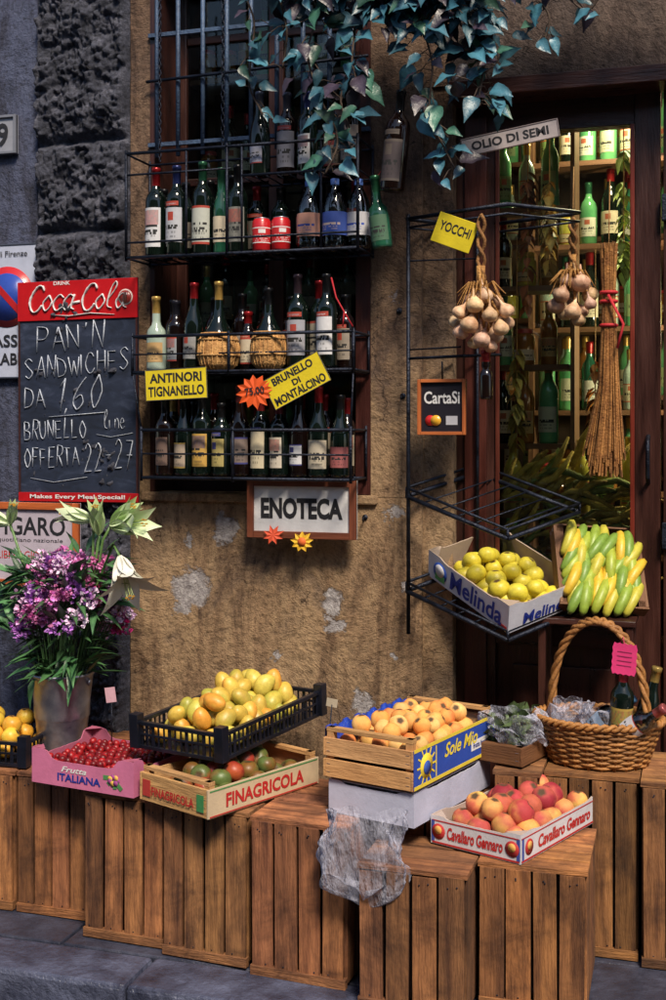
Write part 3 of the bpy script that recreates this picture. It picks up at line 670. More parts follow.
vine([(-.24,3.12),(-.19,2.95),(-.22,2.78),(-.19,2.68)],.034,.05,(.045,.075))
vine([(-.12,3.12),(-.06,2.94),(-.09,2.82)],.035,.05,(.045,.08))
vine([(-.02,3.15),(.02,2.97),(.0,2.84),(.05,2.70),(.10,2.55),(.07,2.45)],.022,.06,(.05,.09))
vine([(.06,3.12),(.14,2.97),(.15,2.84),(.12,2.70),(.15,2.60)],.018,.06)
vine([(.22,3.12),(.26,3.0),(.28,2.92)],.020,.07)
vine([(.32,3.12),(.37,2.98),(.41,2.84),(.42,2.70),(.44,2.56),(.50,2.44)],.022,.06)
vine([(.36,3.10),(.48,2.98),(.55,2.86),(.58,2.74),(.58,2.64)],.011,.075)
vine([(.45,3.12),(.58,3.0),(.62,2.90),(.62,2.82)],.014,.07)
vine([(.55,3.13),(.72,3.0),(.80,2.92),(.78,2.84)],.030,.05,(.05,.085))
vine([(.70,3.12),(.85,2.98),(.92,2.92),(.97,2.98)],.045,.05,(.05,.08))
vine([(-.25,3.17),(.2,3.14),(.8,3.2),(1.4,3.14)],.009,.085)
vine([(-.1,3.10),(.3,3.06),(.58,3.06)],.007,.080)
vine([(.22,3.02),(.40,2.98),(.58,2.94)],.009,.085)
vine([(.85,3.14),(1.0,3.03),(1.1,3.06),(1.2,3.0)],.03,.05,(.05,.08))
mb.finish('ivy_vine')
mb=MB()
def chain(x,y,z0,z1,r=.011,th=.0025):
    z=z1;k=0
    while z>z0:
        pts=[]
        for i in range(10):
            a=i/10*6.283; u=r*.6*math.cos(a); w=r*1.2*math.sin(a)
            pts.append((x+(u if k%2 else 0),y+(0 if k%2 else u),z+w))
        mb.tube(pts,th,IRON,5,closed=True); z-=r*1.9;k+=1
chain(-.40,-.06,2.62,3.3); chain(-.655,-.05,2.6,3.3,.008,.002); mb.finish('hanging_chain')
mb=MB()
for x,z in((.245,2.02),(.258,1.72),(.12,1.29)):
    mb.tube([(x,.01,z),(x,-.03,z),(x+.005,-.045,z-.012),(x+.005,-.05,z-.002)],.003,IRON,6)
    mb.lathe([(0,0),(.010,0),(.010,.004),(0,.004)],IRON,wallF((x,-.001,z)),12)
mb.finish('wall_hook')

# ------------------------------------------------------------------ wooden boxes (stood on end)
def slatbox(x0,x1,yf,yb,z1,z0=0.0,name='wooden_crate',n=4,rot=0):
    mb=MB(); cx=(x0+x1)/2; w=x1-x0; d=yb-yf; cy=(yf+yb)/2; h=z1-z0
    M=Matrix.Translation((cx,cy,z0))@Matrix.Rotation(rad(rot),4,'Z')
    t=.011; k=RU(.8,1.2); tone=(k,k*RU(.88,1.0),k*RU(.8,1.0))
    bt=.014
    sw=(w-.003)/n
    for i in range(n):
        x=-w/2+sw*(i+.5); g=RU(.005,.013)
        MT=M@Matrix.Translation((x,-d/2+t/2,h/2))@Matrix.Rotation(RU(-.007,.007),4,'Y')@Matrix.Rotation(RU(-.004,.004),4,'X')
        mb.box((0,RU(-.002,.001),RU(-.003,.002)),(sw-g,t,h-RU(0,.012)-.022),WOODC,MT,tone,.42)
        mb.box((x,d/2-t/2,h/2),(sw-g,t,h-.022),WOODC,M,tone,.3)
    nd=max(3,int(d/.085)); sd=(d-2*t-.004)/nd
    for i in range(nd):
        y=-d/2+t+.002+sd*(i+.5); g=RU(.004,.009)
        for sx in(-1,1): mb.box((sx*(w/2-t/2-.001),y,h/2),(t,sd-g,h-.022),WOODC,M,tone,.35)
    nt_=max(3,int(d/.075)); st=d/nt_
    for i in range(nt_): mb.box((0,-d/2+st*(i+.5),h-bt/2+RU(-.001,.002)),(w+.006,st-RU(.004,.009),bt),WOODC,M,tuple(q*1.35 for q in tone),.25)
    mb.box((0,-d/2+.006,.014),(w-.002,.022,.028),WOODC,M,tone,.25)
    for sx in(-1,1):
        for sy in(-1,1): mb.box((sx*(w/2-.03),sy*(d/2-.028),h/2),(.028,.028,h-.04),WOODC,M,tone,.2)
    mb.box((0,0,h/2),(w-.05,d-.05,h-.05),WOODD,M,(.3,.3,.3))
    for i in range(n):
        x=-w/2+sw*(i+.5)
        for zz in(.035,h-.035,h-.04): mb.lathe([(0,0),(.0030,0),(.002,.0012),(0,.0014)],IRON,M@Matrix.Translation((x+RU(-.02,.02),-d/2-.001,zz))@Matrix.Rotation(math.pi/2,4,'X'),8)
    mb.finish(name,(cx,cy,z0),bevel=.0018)
slatbox(-1.24,-.93,-.60,-.20,.46)
slatbox(-.915,-.650,-.60,-.22,.46,rot=-1)
slatbox(-.600,-.312,-.715,-.30,.455,rot=-3)
slatbox(-.300,-.015,-.765,-.33,.458,rot=-4)
slatbox(.006,.306,-.815,-.38,.462,rot=-4)
slatbox(.350,.655,-.905,-.63,.395,rot=-1)
slatbox(.665,.960,-.80,-.42,.398,rot=1)
slatbox(.325,.62,-.60,-.24,.455)
slatbox(.80,1.08,-.385,-.02,.548); slatbox(1.09,1.39,-.42,-.05,.548)
slatbox(-1.02,-.72,-.205,-.03,.47)

# ------------------------------------------------------------------ fruit crates
def cf(O,adir,bdir=None):
    a=Vector(adir).normalized()
    if bdir is None: b=Vector((-a.y,a.x,0)).normalized()
    else: b=Vector(bdir)
    u=a.cross(b).normalized(); b=u.cross(a).normalized()
    return frame(a,b,u,O),a,b,u
def ang(d): return (math.cos(rad(d)),math.sin(rad(d)),0)
def woodcrate(name,O,adir,la,lb,h,bdir=None,mat=WOODL,ns=2,post=.03,tone=(1,1,1),sidecol=None,endn=2):
    M,a,b,u=cf(O,adir,bdir); e=empty(name,O); mb=MB(); t=.006; gap=.010
    sh=(h-gap*(ns-1)-.004)/ns
    for k in range(ns):
        z=.004+sh/2+k*(sh+gap)
        mb.box((la/2,t/2,z),(la,t,sh),(VM if sidecol else mat),M,(sidecol if sidecol else tone),0 if sidecol else .12)
        mb.box((la/2,lb-t/2,z),(la,t,sh),mat,M,tone,.12)
    eh=(h-gap*(endn-1)-.004)/endn
    for k in range(endn):
        z=.004+eh/2+k*(eh+gap)
        mb.box((.006,lb/2,z),(.009,lb-2*t-.002,eh),mat,M,tone,.12); mb.box((la-.006,lb/2,z),(.009,lb-2*t-.002,eh),mat,M,tone,.12)
    for x in(.022,la-.022):
        for y in(.018,lb-.018): mb.box((x,y,(h+post)/2),(.022,.022,h+post),mat,M,tone,.1)
    for x in(.022,la-.022): mb.box((x,lb/2,h+post-.006),(.024,lb-.012,.012),mat,M,tone,.1)
    for k in range(5): mb.box((la/2,lb*(k+.5)/5,.003),(la-.02,lb/5-.006,.005),mat,M,tone,.1)
    for y in(.018,lb-.018):
        for k in range(ns):
            z=.004+sh/2+k*(sh+gap)
            for dz in(-.012,.012): mb.box((.0012,y,z+dz),(.0012,.012,.0015),STEEL,M)
    mb.finish('slats',O,e,bevel=.0012)
    return e,M,a,b,u
def carton(name,O,adir,la,lb,h,col,bdir=None,inner=(.5,.45,.4),dip=.4):
    M,a,b,u=cf(O,adir,bdir); e=empty(name,O); mb=MB(); t=.005
    def wall(L,place):
        n=20; hs=[]
        for i in range(n+1):
            s_=i/n; k=1.0 if (s_<.14 or s_>.86) else (1-dip*min(1,min(s_-.14,.86-s_)/.07))
            hs.append(h*k*RU(.985,1.01))
        for i in range(n):
            x0=L*i/n;x1=L*(i+1)/n
            vs=[place(x0,0,0),place(x1,0,0),place(x1,0,hs[i+1]),place(x0,0,hs[i]),place(x0,t,0),place(x1,t,0),place(x1,t,hs[i+1]),place(x0,t,hs[i])]
            mb.add(vs,[(0,1,2,3)],VM,col,None,False,M); mb.add(vs,[(7,6,5,4)],VM,inner,None,False,M); mb.add(vs,[(3,2,6,7)],VM,inner,None,False,M)
    wall(la,lambda x,y,z:(x,y,z)); wall(la,lambda x,y,z:(x,lb-y,z))
    wall(lb,lambda x,y,z:(y,x,z)); wall(lb,lambda x,y,z:(la-y,x,z))
    mb.box((la/2,lb/2,.003),(la-.011,lb-.011,.005),VM,M,inner)
    for x in(0,la):
        for y in(0,lb):
            sx=1 if x==0 else -1; sy=1 if y==0 else -1
            mb.add([(x+sx*.006,y+sy*.05,h),(x+sx*.05,y+sy*.006,h),(x+sx*.006,y+sy*.006,h)],[(0,1,2)],VM,inner,None,False,M@Matrix.Translation((0,0,-.001)))
    mb.finish('tray',O,e)
    return e,M,a,b,u
bm=bmesh.new(); bmesh.ops.create_icosphere(bm,subdivisions=3,radius=1); bm.verts.ensure_lookup_table()
IV=[v.co.copy() for v in bm.verts]; IF=[tuple(v.index for v in f.verts) for f in bm.faces]; bm.free()
bm=bmesh.new(); bmesh.ops.create_icosphere(bm,subdivisions=2,radius=1); bm.verts.ensure_lookup_table()
IV2=[v.co.copy() for v in bm.verts]; IF2=[tuple(v.index for v in f.verts) for f in bm.faces]; bm.free()
def fruit(mb,p,r,kind,mat,ca,cb):
    Rm=Matrix.Rotation(RU(0,6.28),3,'Z')@Matrix.Rotation(RU(-1.3,1.3),3,'X')@Matrix.Rotation(RU(0,6.28),3,'Z')
    bd=Vector((RU(-1,1),RU(-1,1),RU(-.3,1))).normalized(); vs=[];cc=[]; k=RU(.82,1.12); bias=RU(-.3,.35)
    sd=Vector((RU(0,99),RU(0,99),RU(0,99)))
    small=r<.02
    for v in (IV2 if small else IV):
        w=v.copy()
        if kind=='mango': w=Vector((w.x*.88,w.y*.82,w.z*1.2)); w.x+=.13*w.z*w.z
        elif kind=='apple':
            q=(w.x**2+w.y**2)**.5; w.z*=.90; w.z-= (.26*math.exp(-(q/.28)**2))*(1 if w.z>0 else -.6)
        elif kind=='peach':
            q=(w.x**2+w.y**2)**.5; a=math.atan2(w.y,w.x); cl=math.exp(-(a/.16)**2)*.07; w*= (1-cl); w.z-= (.20*math.exp(-(q/.25)**2))*(1 if w.z>0 else -.2)
        elif kind=='plum': w=Vector((w.x*.93,w.y*.93,w.z*1.08))
        w*=1+.05*noise.noise(v*1.6+sd)
        t=.5+.85*v.dot(bd)+.7*noise.noise(v*1.7+sd)+.35*noise.noise(v*6+sd)+bias; t=max(0,min(1,t))
        c=tuple((ca[i]*(1-t)+cb[i]*t)*k for i in range(3))
        if kind in('apple','peach') and v.z>.965: c=(.10,.06,.03)
        vs.append(p+(Rm@w)*r); cc.append(c)
    mb.add(vs,IF2 if small else IF,mat,cc,None,True)
def pile(name,M,la,lb,z0,r,layers,kind,mat,ca,cb,parent,x0=.03,y0=.02,jr=.10,zt=1.35):
    mb=MB()
    for L in range(layers):
        rr=r; ins=L*r*.85; xs=x0+r+ins; y_=y0+r+ins; row=0
        while y_<lb-y0-r*.9-ins*.8+.001:
            x=xs+(r if (row+L)%2 else 0)
            while x<la-x0-r*.8-ins*.6:
                p=Vector((x+RU(-.3,.3)*r,y_+RU(-.26,.26)*r,z0+r*.9+L*r*zt+RU(-.25,.3)*r))
                if not(L==layers-1 and layers>1 and random.random()<.22):
                    A,B=(ca,cb) if not callable(ca) else ca()
                    fruit(mb,M@p,rr*RU(1-jr,1+jr),kind,mat,A,B)
                x+=2.02*r
            y_+=1.76*r; row+=1
    return mb.finish(name,M.translation,parent)
def plcrate(name,O,adir,la,lb,h,bdir=None):
    M,a,b,u=cf(O,adir,bdir); e=empty(name,O); mb=MB()
    def rim(z,w,hh):
        mb.box((la/2,0,z),(la+w,w,hh),BLKP,M); mb.box((la/2,lb,z),(la+w,w,hh),BLKP,M); mb.box((0,lb/2,z),(w,lb-w-.001,hh),BLKP,M); mb.box((la,lb/2,z),(w,lb-w-.001,hh),BLKP,M)
    rim(h-.006,.016,.012); rim(.006,.010,.012); rim(h*.52,.006,.008)
    n=int(la/.022)
    for i in range(n+1):
        x=la*i/n
        for y in(0,lb): mb.box((x,y,h/2),(.006 if i%3 else .012,.005,h-.014),BLKP,M)
    n=int(lb/.022)
    for i in range(n+1):
        y=lb*i/n
        for x in(0,la): mb.box((x,y,h/2),(.005,.006 if i%3 else .012,h-.014),BLKP,M)
    for x in(.0,la):
        for y in(.0,lb): mb.box((x,y,h/2+.012),(.034,.034,h+.02),BLKP,M)
    mb.box((la/2,lb/2,.006),(la-.01,lb-.01,.006),BLKP,M)
    mb.finish('tray',O,e,bevel=.0015); return e,M
e,M=plcrate('plastic_fruit_crate',(-1.37,-.575,.465),ang(2),.455,.30,.085)
pile('yellow_fruit',M,.455,.30,.01,.030,3,'peach',FRUIT,(.76,.54,.06),(.76,.38,.04),e)
PC=(-.806,-.69,.465)
e,M,a,b,u=carton('pink_fruit_carton',PC,ang(-9.5),.40,.31,.112,(.60,.17,.32),dip=.30,inner=(.45,.12,.2))
T=frame(a,u,-b,Vector(PC)+a*.2+u*.045)
text('ITALIANA',T,.17,.024,INKB,e,-.01,-.014,.002,bold=.03); text('Frutta',T,.10,.018,INKW,e,-.03,.012,.002,shear=.3,bold=.02)
mb=MB()
for q in range(7):
    a_=q*.9; mb.lathe([(0,0),(.009,0),(.009,.001),(0,.001)],VM,T@Matrix.Translation((.125+.014*math.cos(a_),.0+.010*math.sin(a_),.001+.0003*q)),12,col=(.75,.45,.08) if q%2 else (.35,.06,.25))
for q in range(4): mb.box((0,0,.001+.0002*q),(.04,.014,.001),VM,T@Matrix.Translation((.125+.012*q-.02,.006-.006*q,0))@Matrix.Rotation(q*.8,4,'Z'),(.08,.25,.08))
mb.finish('grape_print',parent=e)
pile('cherries',M,.40,.31,.045,.0125,2,'plum',FRUIT,(.42,.01,.015),(.15,.005,.01),e,x0=.01,y0=.01)
O3=(-.111,-.881,.462)
e,M,a,b,u=woodcrate('wooden_fruit_crate',O3,(.195,.44,0),.485,.305,.088,ns=1,post=.02,tone=(1.0,.93,.85),sidecol=(.60,.46,.30),endn=1)
T=frame(a,u,-b,Vector(O3)+a*.242+u*.045); text('FINAGRICOLA',T,.34,.042,INKR,e,.0,0,.002,bold=.03)
mb=MB(); mb.box((0,.037,.0006),(.47,.004,.001),VM,T,(.08,.25,.08)); mb.box((0,-.037,.0006),(.47,.004,.001),VM,T,(.5,.04,.03)); mb.finish('print',parent=e)
T=frame(-b,u,-a,Vector(O3)+b*.152+u*.045); text('FINAGRICOLA',T,.19,.028,INKR,e,0,-.005,.004,bold=.03)
mb=MB(); mb.box((-.12,0,.0015),(.035,.05,.001),VM,T,(.5,.04,.03)); mb.box((.12,0,.0015),(.03,.05,.001),VM,T,(.05,.25,.08)); mb.finish('print',parent=e)
pile('tomatoes',M,.485,.305,.018,.034,2,'apple',FRUIT,lambda:random.choice([((.42,.05,.03),(.10,.13,.03)),((.10,.15,.04),(.20,.09,.02)),((.45,.09,.03),(.30,.03,.02))]),None,e,zt=1.0)
O4=(-.131,-.725,.590)
e,M=plcrate('plastic_fruit_crate',O4,(.144,.558,.03),.565,.335,.088)
pile('pears',M,.565,.335,.012,.033,3,'mango',FRUIT,lambda:random.choice([((.68,.52,.08),(.44,.43,.07)),((.74,.52,.09),(.76,.34,.05)),((.52,.48,.08),(.62,.42,.07)),((.76,.54,.10),(.66,.54,.10))]),None,e)
WB=(.478,-.775,.464); e,M,a,b,u=carton('white_fruit_carton',WB,ang(74),.50,.29,.098,(.50,.52,.68),dip=.1,inner=(.5,.5,.6))
mb=MB(); mb.box((.25,.145,.096),(.492,.282,.003),VM,M,(.5,.52,.63)); mb.finish('lid',parent=e)
O5=(.478,-.79,.568)
e,M,a,b,u=woodcrate('wooden_fruit_crate',O5,ang(74),.53,.305,.118,ns=2,post=.03,endn=2,tone=(1.0,.93,.85))
T=frame(a,u,-b,Vector(O5)+a*.265+u*.063)
mb=MB(); mb.box((0,0,.002),(.524,.112,.002),VM,T,(.02,.07,.42)); mb.box((0,.054,.0035),(.524,.010,.001),VM,T,(.8,.62,.05)); mb.box((0,-.052,.0035),(.524,.010,.001),VM,T,(.8,.62,.05))
mb.box((-.13,0,.0035),(.004,.09,.001),VM,T,(.85,.68,.06)); disc(mb,T,-.19,0,.003,.036,(.85,.65,.05),VM)
for q in range(12): mb.box((0,.045,0),(.005,.020,.001),VM,T@Matrix.Translation((-.19,0,.0035+.0001*q))@Matrix.Rotation(q*.5236,4,'Z'),(.85,.65,.05))
disc(mb,T,-.19,-.005,.0056,.020,(.03,.09,.42),VM); mb.box((.16,-.01,.0035),(.12,.03,.001),VM,T,(.8,.8,.8)); mb.finish('printed_panel',parent=e)
YI=flatmat('yellow_ink',(.85,.68,.06)); text('Sole Mio',T,.22,.042,YI,e,.03,.018,.005,bold=.02,shear=.35); text('frutta fresca',T,.1,.016,INKB,e,.16,-.01,.005,bold=.02)
mb=MB(); bl=M@Matrix.Translation((.265,.152,.075)); mb.box((0,0,0),(.49,.27,.004),VM,bl,(.03,.08,.4)); mb.finish('liner',parent=e)
mb=MB(); nn=60; vs=[];fs=[]
for i in range(nn+1):
    t=i/nn; wv=.006*math.sin(t*37)+.004*math.sin(t*91)
    for k,(yy,zz) in enumerate(((.285,.085),(.297+wv*.3,.145+wv),(.311+wv*.4,.138+wv),(.313,.10+wv))): vs.append((.02+.47*t,yy,zz))
for i in range(nn):
    for k in range(3): a_=i*4+k; fs.append((a_,a_+1,a_+5,a_+4))
mb.add(vs,fs,VG,(.02,.06,.42),None,True,M); mb.finish('liner_edge',parent=e)
pile('apricots',M,.53,.305,.075,.029,2,'peach',PEACHM,lambda:random.choice([((.82,.50,.14),(.84,.36,.08)),((.84,.56,.20),(.82,.42,.11)),((.82,.44,.11),(.78,.26,.07))]),None,e,x0=.035)
O6=(.785,-.800,.402)
e,M,a,b,u=carton('peach_crate',O6,ang(69),.525,.295,.082,(.62,.60,.64),dip=.10,inner=(.5,.4,.35))
for (fr_,L) in((frame(a,u,-b,Vector(O6)+a*.262+u*.038),.525),(frame(-b,u,-a,Vector(O6)+b*.147+u*.038),.295)):
    text('Cavallaro Gennaro',fr_,L*.62,.036,INKR,e,0,0,.002,bold=.03,shear=.15)
    mb=MB(); mb.box((0,-.033,.0008),(L-.01,.005,.001),VM,fr_,(.45,.02,.02)); mb.box((0,.030,.0008),(L-.01,.003,.001),VM,fr_,(.45,.02,.02))
    for s_ in(-1,1):
        disc(mb,fr_,s_*(L*.41),0,.0008,.022,(.50,.03,.03),VM); disc(mb,fr_,s_*(L*.41),.004,.0026,.012,(.75,.4,.1),VM); mb.box((s_*L*.475,0,.0008),(.010,.06,.001),VM,fr_,(.05,.08,.35))
    mb.finish('print',parent=e)
mb=MB(); mb.box((.262,.147,.03),(.50,.27,.003),VM,M,(.03,.08,.4)); mb.finish('liner',parent=e)
pile('peaches',M,.525,.295,.022,.036,2,'peach',PEACHM,lambda:random.choice([((.78,.38,.10),(.50,.05,.06)),((.80,.46,.13),(.56,.09,.08)),((.60,.13,.09),(.34,.02,.04)),((.80,.50,.13),(.62,.14,.08)),((.56,.09,.08),(.74,.38,.12))]),None,e,x0=.015,y0=.012,zt=1.25)
O7=nc+Vector((0,0,.004)); e,M,a,b,u=carton('apple_carton',O7,e2,.31,.425,.105,(.66,.67,.76),bdir=e1,dip=.12,inner=(.42,.32,.24))
T=frame(-b,u,-a,O7+b*.2125+u*.047)
text('Melinda',T,.27,.070,INKB,e,.045,0,.002,bold=.02,shear=.1); mb=MB(); disc(mb,T,-.145,.0,.0008,.036,(.02,.08,.42),VM); disc(mb,T,-.145,.006,.0026,.024,(.7,.7,.75),VM); mb.box((-.145,-.022,.003),(.05,.022,.001),VM,T,(.1,.35,.1)); mb.box((.185,-.035,.001),(.04,.018,.001),VM,T,(.5,.04,.04)); mb.finish('print',parent=e)
T2=frame(a,u,-b,O7+a*.16+u*.045); text('Melinda',T2,.2,.042,INKB,e,0,-.01,.002,bold=.02,shear=.1)
pile('apples',M,.31,.425,.008,.034,2,'apple',FRUIT,(.80,.66,.05),(.70,.60,.06),e,x0=.012,y0=.012,zt=.95)

def banana(mb,p,L,rz,tip,col,B):
    pts=[];rs=[]
    for i in range(11):
        t=i/10; a=(t-.5)*1.5; pts.append((L*.62*math.sin(a),0,L*.5*(math.cos(a)-1)+.0)); rs.append(L*.115*(math.sin(math.pi*(.08+.84*t))**.45)*(1 if .06<t<.94 else .45))
    cc=[]
    for i in range(11): cc+=[col if 0<i<10 else (.06,.05,.02)]*6
    mb.tube(pts,rs,FRUIT,6,col=cc,M=Matrix.Translation(p)@B@Matrix.Rotation(rz,4,'Z')@Matrix.Rotation(tip,4,'X'))
Ob=(.80,-.10,1.0); e,M,a,b,u=woodcrate('banana_crate',Ob,(.26,.10,-.02),.30,.30,.06,ns=1,post=.0,bdir=(-.16,.10,.24),endn=1,tone=(.3,.22,.2))
B3=M.to_3x3().to_4x4()
mb=MB()
for i in range(46): banana(mb,M@Vector((.05+.040*(i%6)+RU(-.01,.01),.03+.030*(i//6),.065+RU(0,.025))),.17,B3 and RU(.9,1.5),RU(-.4,.4),random.choice([(.38,.46,.05),(.20,.33,.05),(.55,.50,.06),(.72,.48,.04),(.28,.40,.05)]),B3)
mb.finish('bananas',parent=e)
mb=MB(); bx(.74,1.06,-.15,.06,.965,.985,WOODD); 
for x,y in((.76,-.13),(1.04,-.13),(.76,.04),(1.04,.04)): bx(x-.012,x+.012,y-.012,y+.012,.55 if y<-.05 else .04,.965,WOODD)
mb.finish('produce_stand',bevel=.003)
mb=MB()
for i in range(80):
    x=RU(.62,1.06); y=RU(.17,.27); z=1.02+RU(0,.42); an=RU(-.2,1.1); k=RU(.5,1.3)
    pts=[(x+t*.20*math.cos(an)-.1,y+RU(-.01,.01),z+t*.20*math.sin(an)+.02*math.sin(t*5+i)) for t in(0,.25,.5,.75,1)]
    mb.tube(pts,[.004,.012,.013,.011,.005],STRAW,7,col=(k*.9,k*1.15,k*.5) if i%3 else (k*.4,k*.9,k*.5))
mb.finish('dried_corn')
e,M,a,b,u=woodcrate('salad_crate',(.735,-.42,.56),ang(72),.30,.17,.06,ns=1,post=.0,endn=1,tone=(.3,.22,.18))
mb=MB()
for i in range(110):
    p=M@Vector((RU(.03,.27),RU(.03,.15),RU(.03,.12))); k=RU(.5,1.4)
    leaf(mb,p,(RU(-1,1),RU(-1,1),RU(.1,1.2)),(RU(-1,1),RU(-1,1),1),RU(.03,.06),(.09*k,.13*k,.05*k),wf=.45)
mb.finish('salad_leaves',parent=e)
slatbox(.65,.79,-.44,-.1,.555,n=2)

def bag(name,O,w,h,sd,depth=.07,mat=BAG,flare=.4,amp=1.0):
    mb=MB(); n=72; vs=[];fs=[]; sdv=Vector((sd,sd*2,0)); m=36
    for j in range(m+1):
        t=j/m
        for i in range(n):
            a=2*math.pi*i/n
            p=Vector((math.cos(a),math.sin(a),t*1.4))
            fold=.05*math.sin(a*7+sd+5*t)*(1-t)+.03*math.sin(a*13+sd*2-t*7)
            rid=abs(noise.noise(Vector((p.x*2.6,p.y*2.6,t*4))+sdv))*.30-abs(noise.noise(Vector((p.x*5,p.y*5,t*7))-sdv))*.16
            q=(noise.noise(p*1.3+sdv)*.42+rid)*amp+fold*amp
            k=(.66+flare*math.sin(math.pi*min(1,t*.75+.1)))*(1 if t<.82 else max(0,1-((t-.82)*5.5)**1.5))
            vs.append((O[0]+w/2*(k+q*(k**.5))*math.cos(a)+.03*t*math.sin(sd),O[1]+depth*(k+q*(k**.5))*math.sin(a),O[2]-h*t+.06*noise.noise(p*1.5+sdv)*(.3+t)))
    for j in range(m):
        for i in range(n): fs.append((j*n+i,j*n+(i+1)%n,(j+1)*n+(i+1)%n,(j+1)*n+i))
    mb.add(vs,fs,mat,smooth=True); return mb.finish(name,O)
bag('plastic_bag',(.365,-.90,.540),.26,.24,3.3,.035,flare=.30)
bag('plastic_bag',(.69,-.30,.71),.19,.11,8.1,.08,flare=.35)

mb=MB(); mb.tube([(-.62,-.50,.56),(-.625,-.49,.70)],.002,IRON,5); mb.box((0,0,0),(.035,.05,.002),VM,wallF((-.626,-.495,.715),10,8),(.6,.35,.42)); mb.finish('price_tag')
mb=MB(); mb.tube([(.17,-.62,.60),(.18,-.60,.76)],.002,IRON,5); mb.box((0,0,0),(.035,.025,.002),VM,wallF((.18,-.60,.765),0,-8),(.45,.38,.28)); mb.finish('price_tag')

# ------------------------------------------------------------------ bucket of flowers
C=Vector((-.885,-.36,.47)); mb=MB()
T=Matrix.Translation(C)
mb.lathe([(0,.004),(.075,.004),(.078,0),(.080,.01),(.092,.12),(.094,.125),(.096,.13),(.098,.19),(.099,.195),(.108,.272),(.113,.276),(.113,.283),(.107,.284),(.103,.27),(.09,.18),(.085,.17)],STEEL,T,40)
mb.lathe([(.086,.19),(0,.19)],WOODD,T,24)
for s_ in(-1,1):
    mb.lathe([(0,0),(.012,0),(.012,.006),(0,.006)],STEEL,T@Matrix.Translation((s_*.106,0,.25))@Matrix.Rotation(s_*math.pi/2,4,'Y'),12)
mb.finish('metal_bucket',C)
mb=MB()
SG=(.05,.11,.04)
heads=[]
for i in range(84):
    a=RU(0,6.28); q=RU(0,1)**.5; tx=.19*q*math.cos(a); ty=.15*q*math.sin(a); tz=.22+.19*(1-q*q)+RU(-.10,.05)
    p=C+Vector((.04+tx,ty,.27+tz)); b0=C+Vector((.06*math.cos(a)*q,.05*math.sin(a)*q,.15))
    mb.tube([b0,b0.lerp(p,.5)+Vector((0,0,.03)),p],.0022,LEAF,4,col=SG); heads.append(p)
for p in heads:
    n=random.choice([30,38,48]); k=RU(.75,1.2); t=random.random()
    base=(.44,.17,.55) if t<.28 else ((.72,.22,.48) if t<.68 else (.70,.44,.66))
    if random.random()<.10: base=(.40,.02,.14)
    for j in range(n):
        o=Vector((RU(-1,1),RU(-1,1),RU(-.6,.8))); o=o.normalized()*RU(.010,.038); q=p+o; s_=RU(.006,.011); kk=k*RU(.7,1.35)
        d=o.normalized()
        for m_ in range(3):
            leaf(mb,q,d+Vector((RU(-.9,.9),RU(-.9,.9),RU(-.9,.9))),(RU(-1,1),RU(-1,1),1),s_*1.9,tuple(min(.9,c*kk) for c in base),mat=PETS,wf=.5,curl=-.1)
for i in range(330):
    a=RU(0,6.28); q=RU(.5,1.25); z=RU(-.0,.40); el=RU(-.3,.9)
    p=C+Vector((.02+.15*q*math.cos(a)*(.6+z),.11*q*math.sin(a)*(.6+z),.27+z)); k=RU(.5,1.8)
    leaf(mb,p,(math.cos(a),math.sin(a)*.8,el),(0,0,1),RU(.06,.13),(.04*k,.10*k,.035*k),wf=RU(.09,.16),curl=RU(-.1,.5))
for i in range(60):
    a=RU(2.2,4.0); z=RU(.15,.38); p=C+Vector((-.13+RU(-.05,.05),RU(-.08,.08),.25+z)); k=RU(.6,1.9)
    leaf(mb,p,(math.cos(a)*RU(.5,1),RU(-.5,.3),RU(-.2,1)),(0,-.6,1),RU(.10,.17),(.05*k,.13*k,.05*k),wf=.10,curl=RU(0,.4))
for i in range(26):
    p=C+Vector((RU(-.10,.12),RU(-.10,-.03),.29+RU(-.02,.07))); k=RU(.5,1.6)
    leaf(mb,p,(RU(-1,1),RU(-.9,.1),RU(-.9,.2)),(0,-.5,1),RU(.07,.12),(.04*k,.12*k,.04*k),wf=.13,curl=.5)
mb.finish('flower_bouquet',C)
PETM=mk('lily_petal',(.80,.78,.74),(.66,.66,.54),12,.5,usecol=True)
mb=MB()
def lily(p,d,L,open_=.5,n=6,col=(1,1,1)):
    d=Vector(d).normalized(); s0=d.orthogonal().normalized()
    for i in range(n):
        s=Matrix.Rotation(i*6.2832/n,3,d)@s0; tn=d.cross(s); vs=[];fs=[]; K=9; op=open_*(1 if i%2 else .85)
        for j in range(K+1):
            t=j/K; r=L*(.035+.10*t+op*t**2.4*.75); ax=L*t*(1-.30*op*t*t); w=L*(.035+.20*math.sin(math.pi*(t**.8))*.78)*(1-t**6)
            m=p+d*ax+s*r; vs+=[m-tn*w-s*.25*w, m, m+tn*w-s*.25*w]
        for j in range(K): a=j*3; fs+=[(a,a+1,a+4,a+3),(a+1,a+2,a+5,a+4)]
        mb.add(vs,fs,PETM,col,None,True)
    for i in range(5):
        s=Matrix.Rotation(i*1.256,3,d)@s0; mb.tube([p,p+d*L*.8+s*L*.06],.0012,LEAF,4,col=(.4,.5,.15)); mb.box(tuple(p+d*L*.82+s*L*.06),(.005,.012,.004),VM,None,(.55,.28,.03))
def stem(pts,r=.004): mb.tube([Vector(x) for x in pts],r,LEAF,6,col=(.14,.26,.08))
B=C+Vector((.06,0,.3))
t1=C+Vector((.255,-.06,.70)); stem([B,C+Vector((.15,-.02,.60)),C+Vector((.22,-.04,.74)),t1],.005); lily(t1,(.42,-.40,-.72),.20,.8)
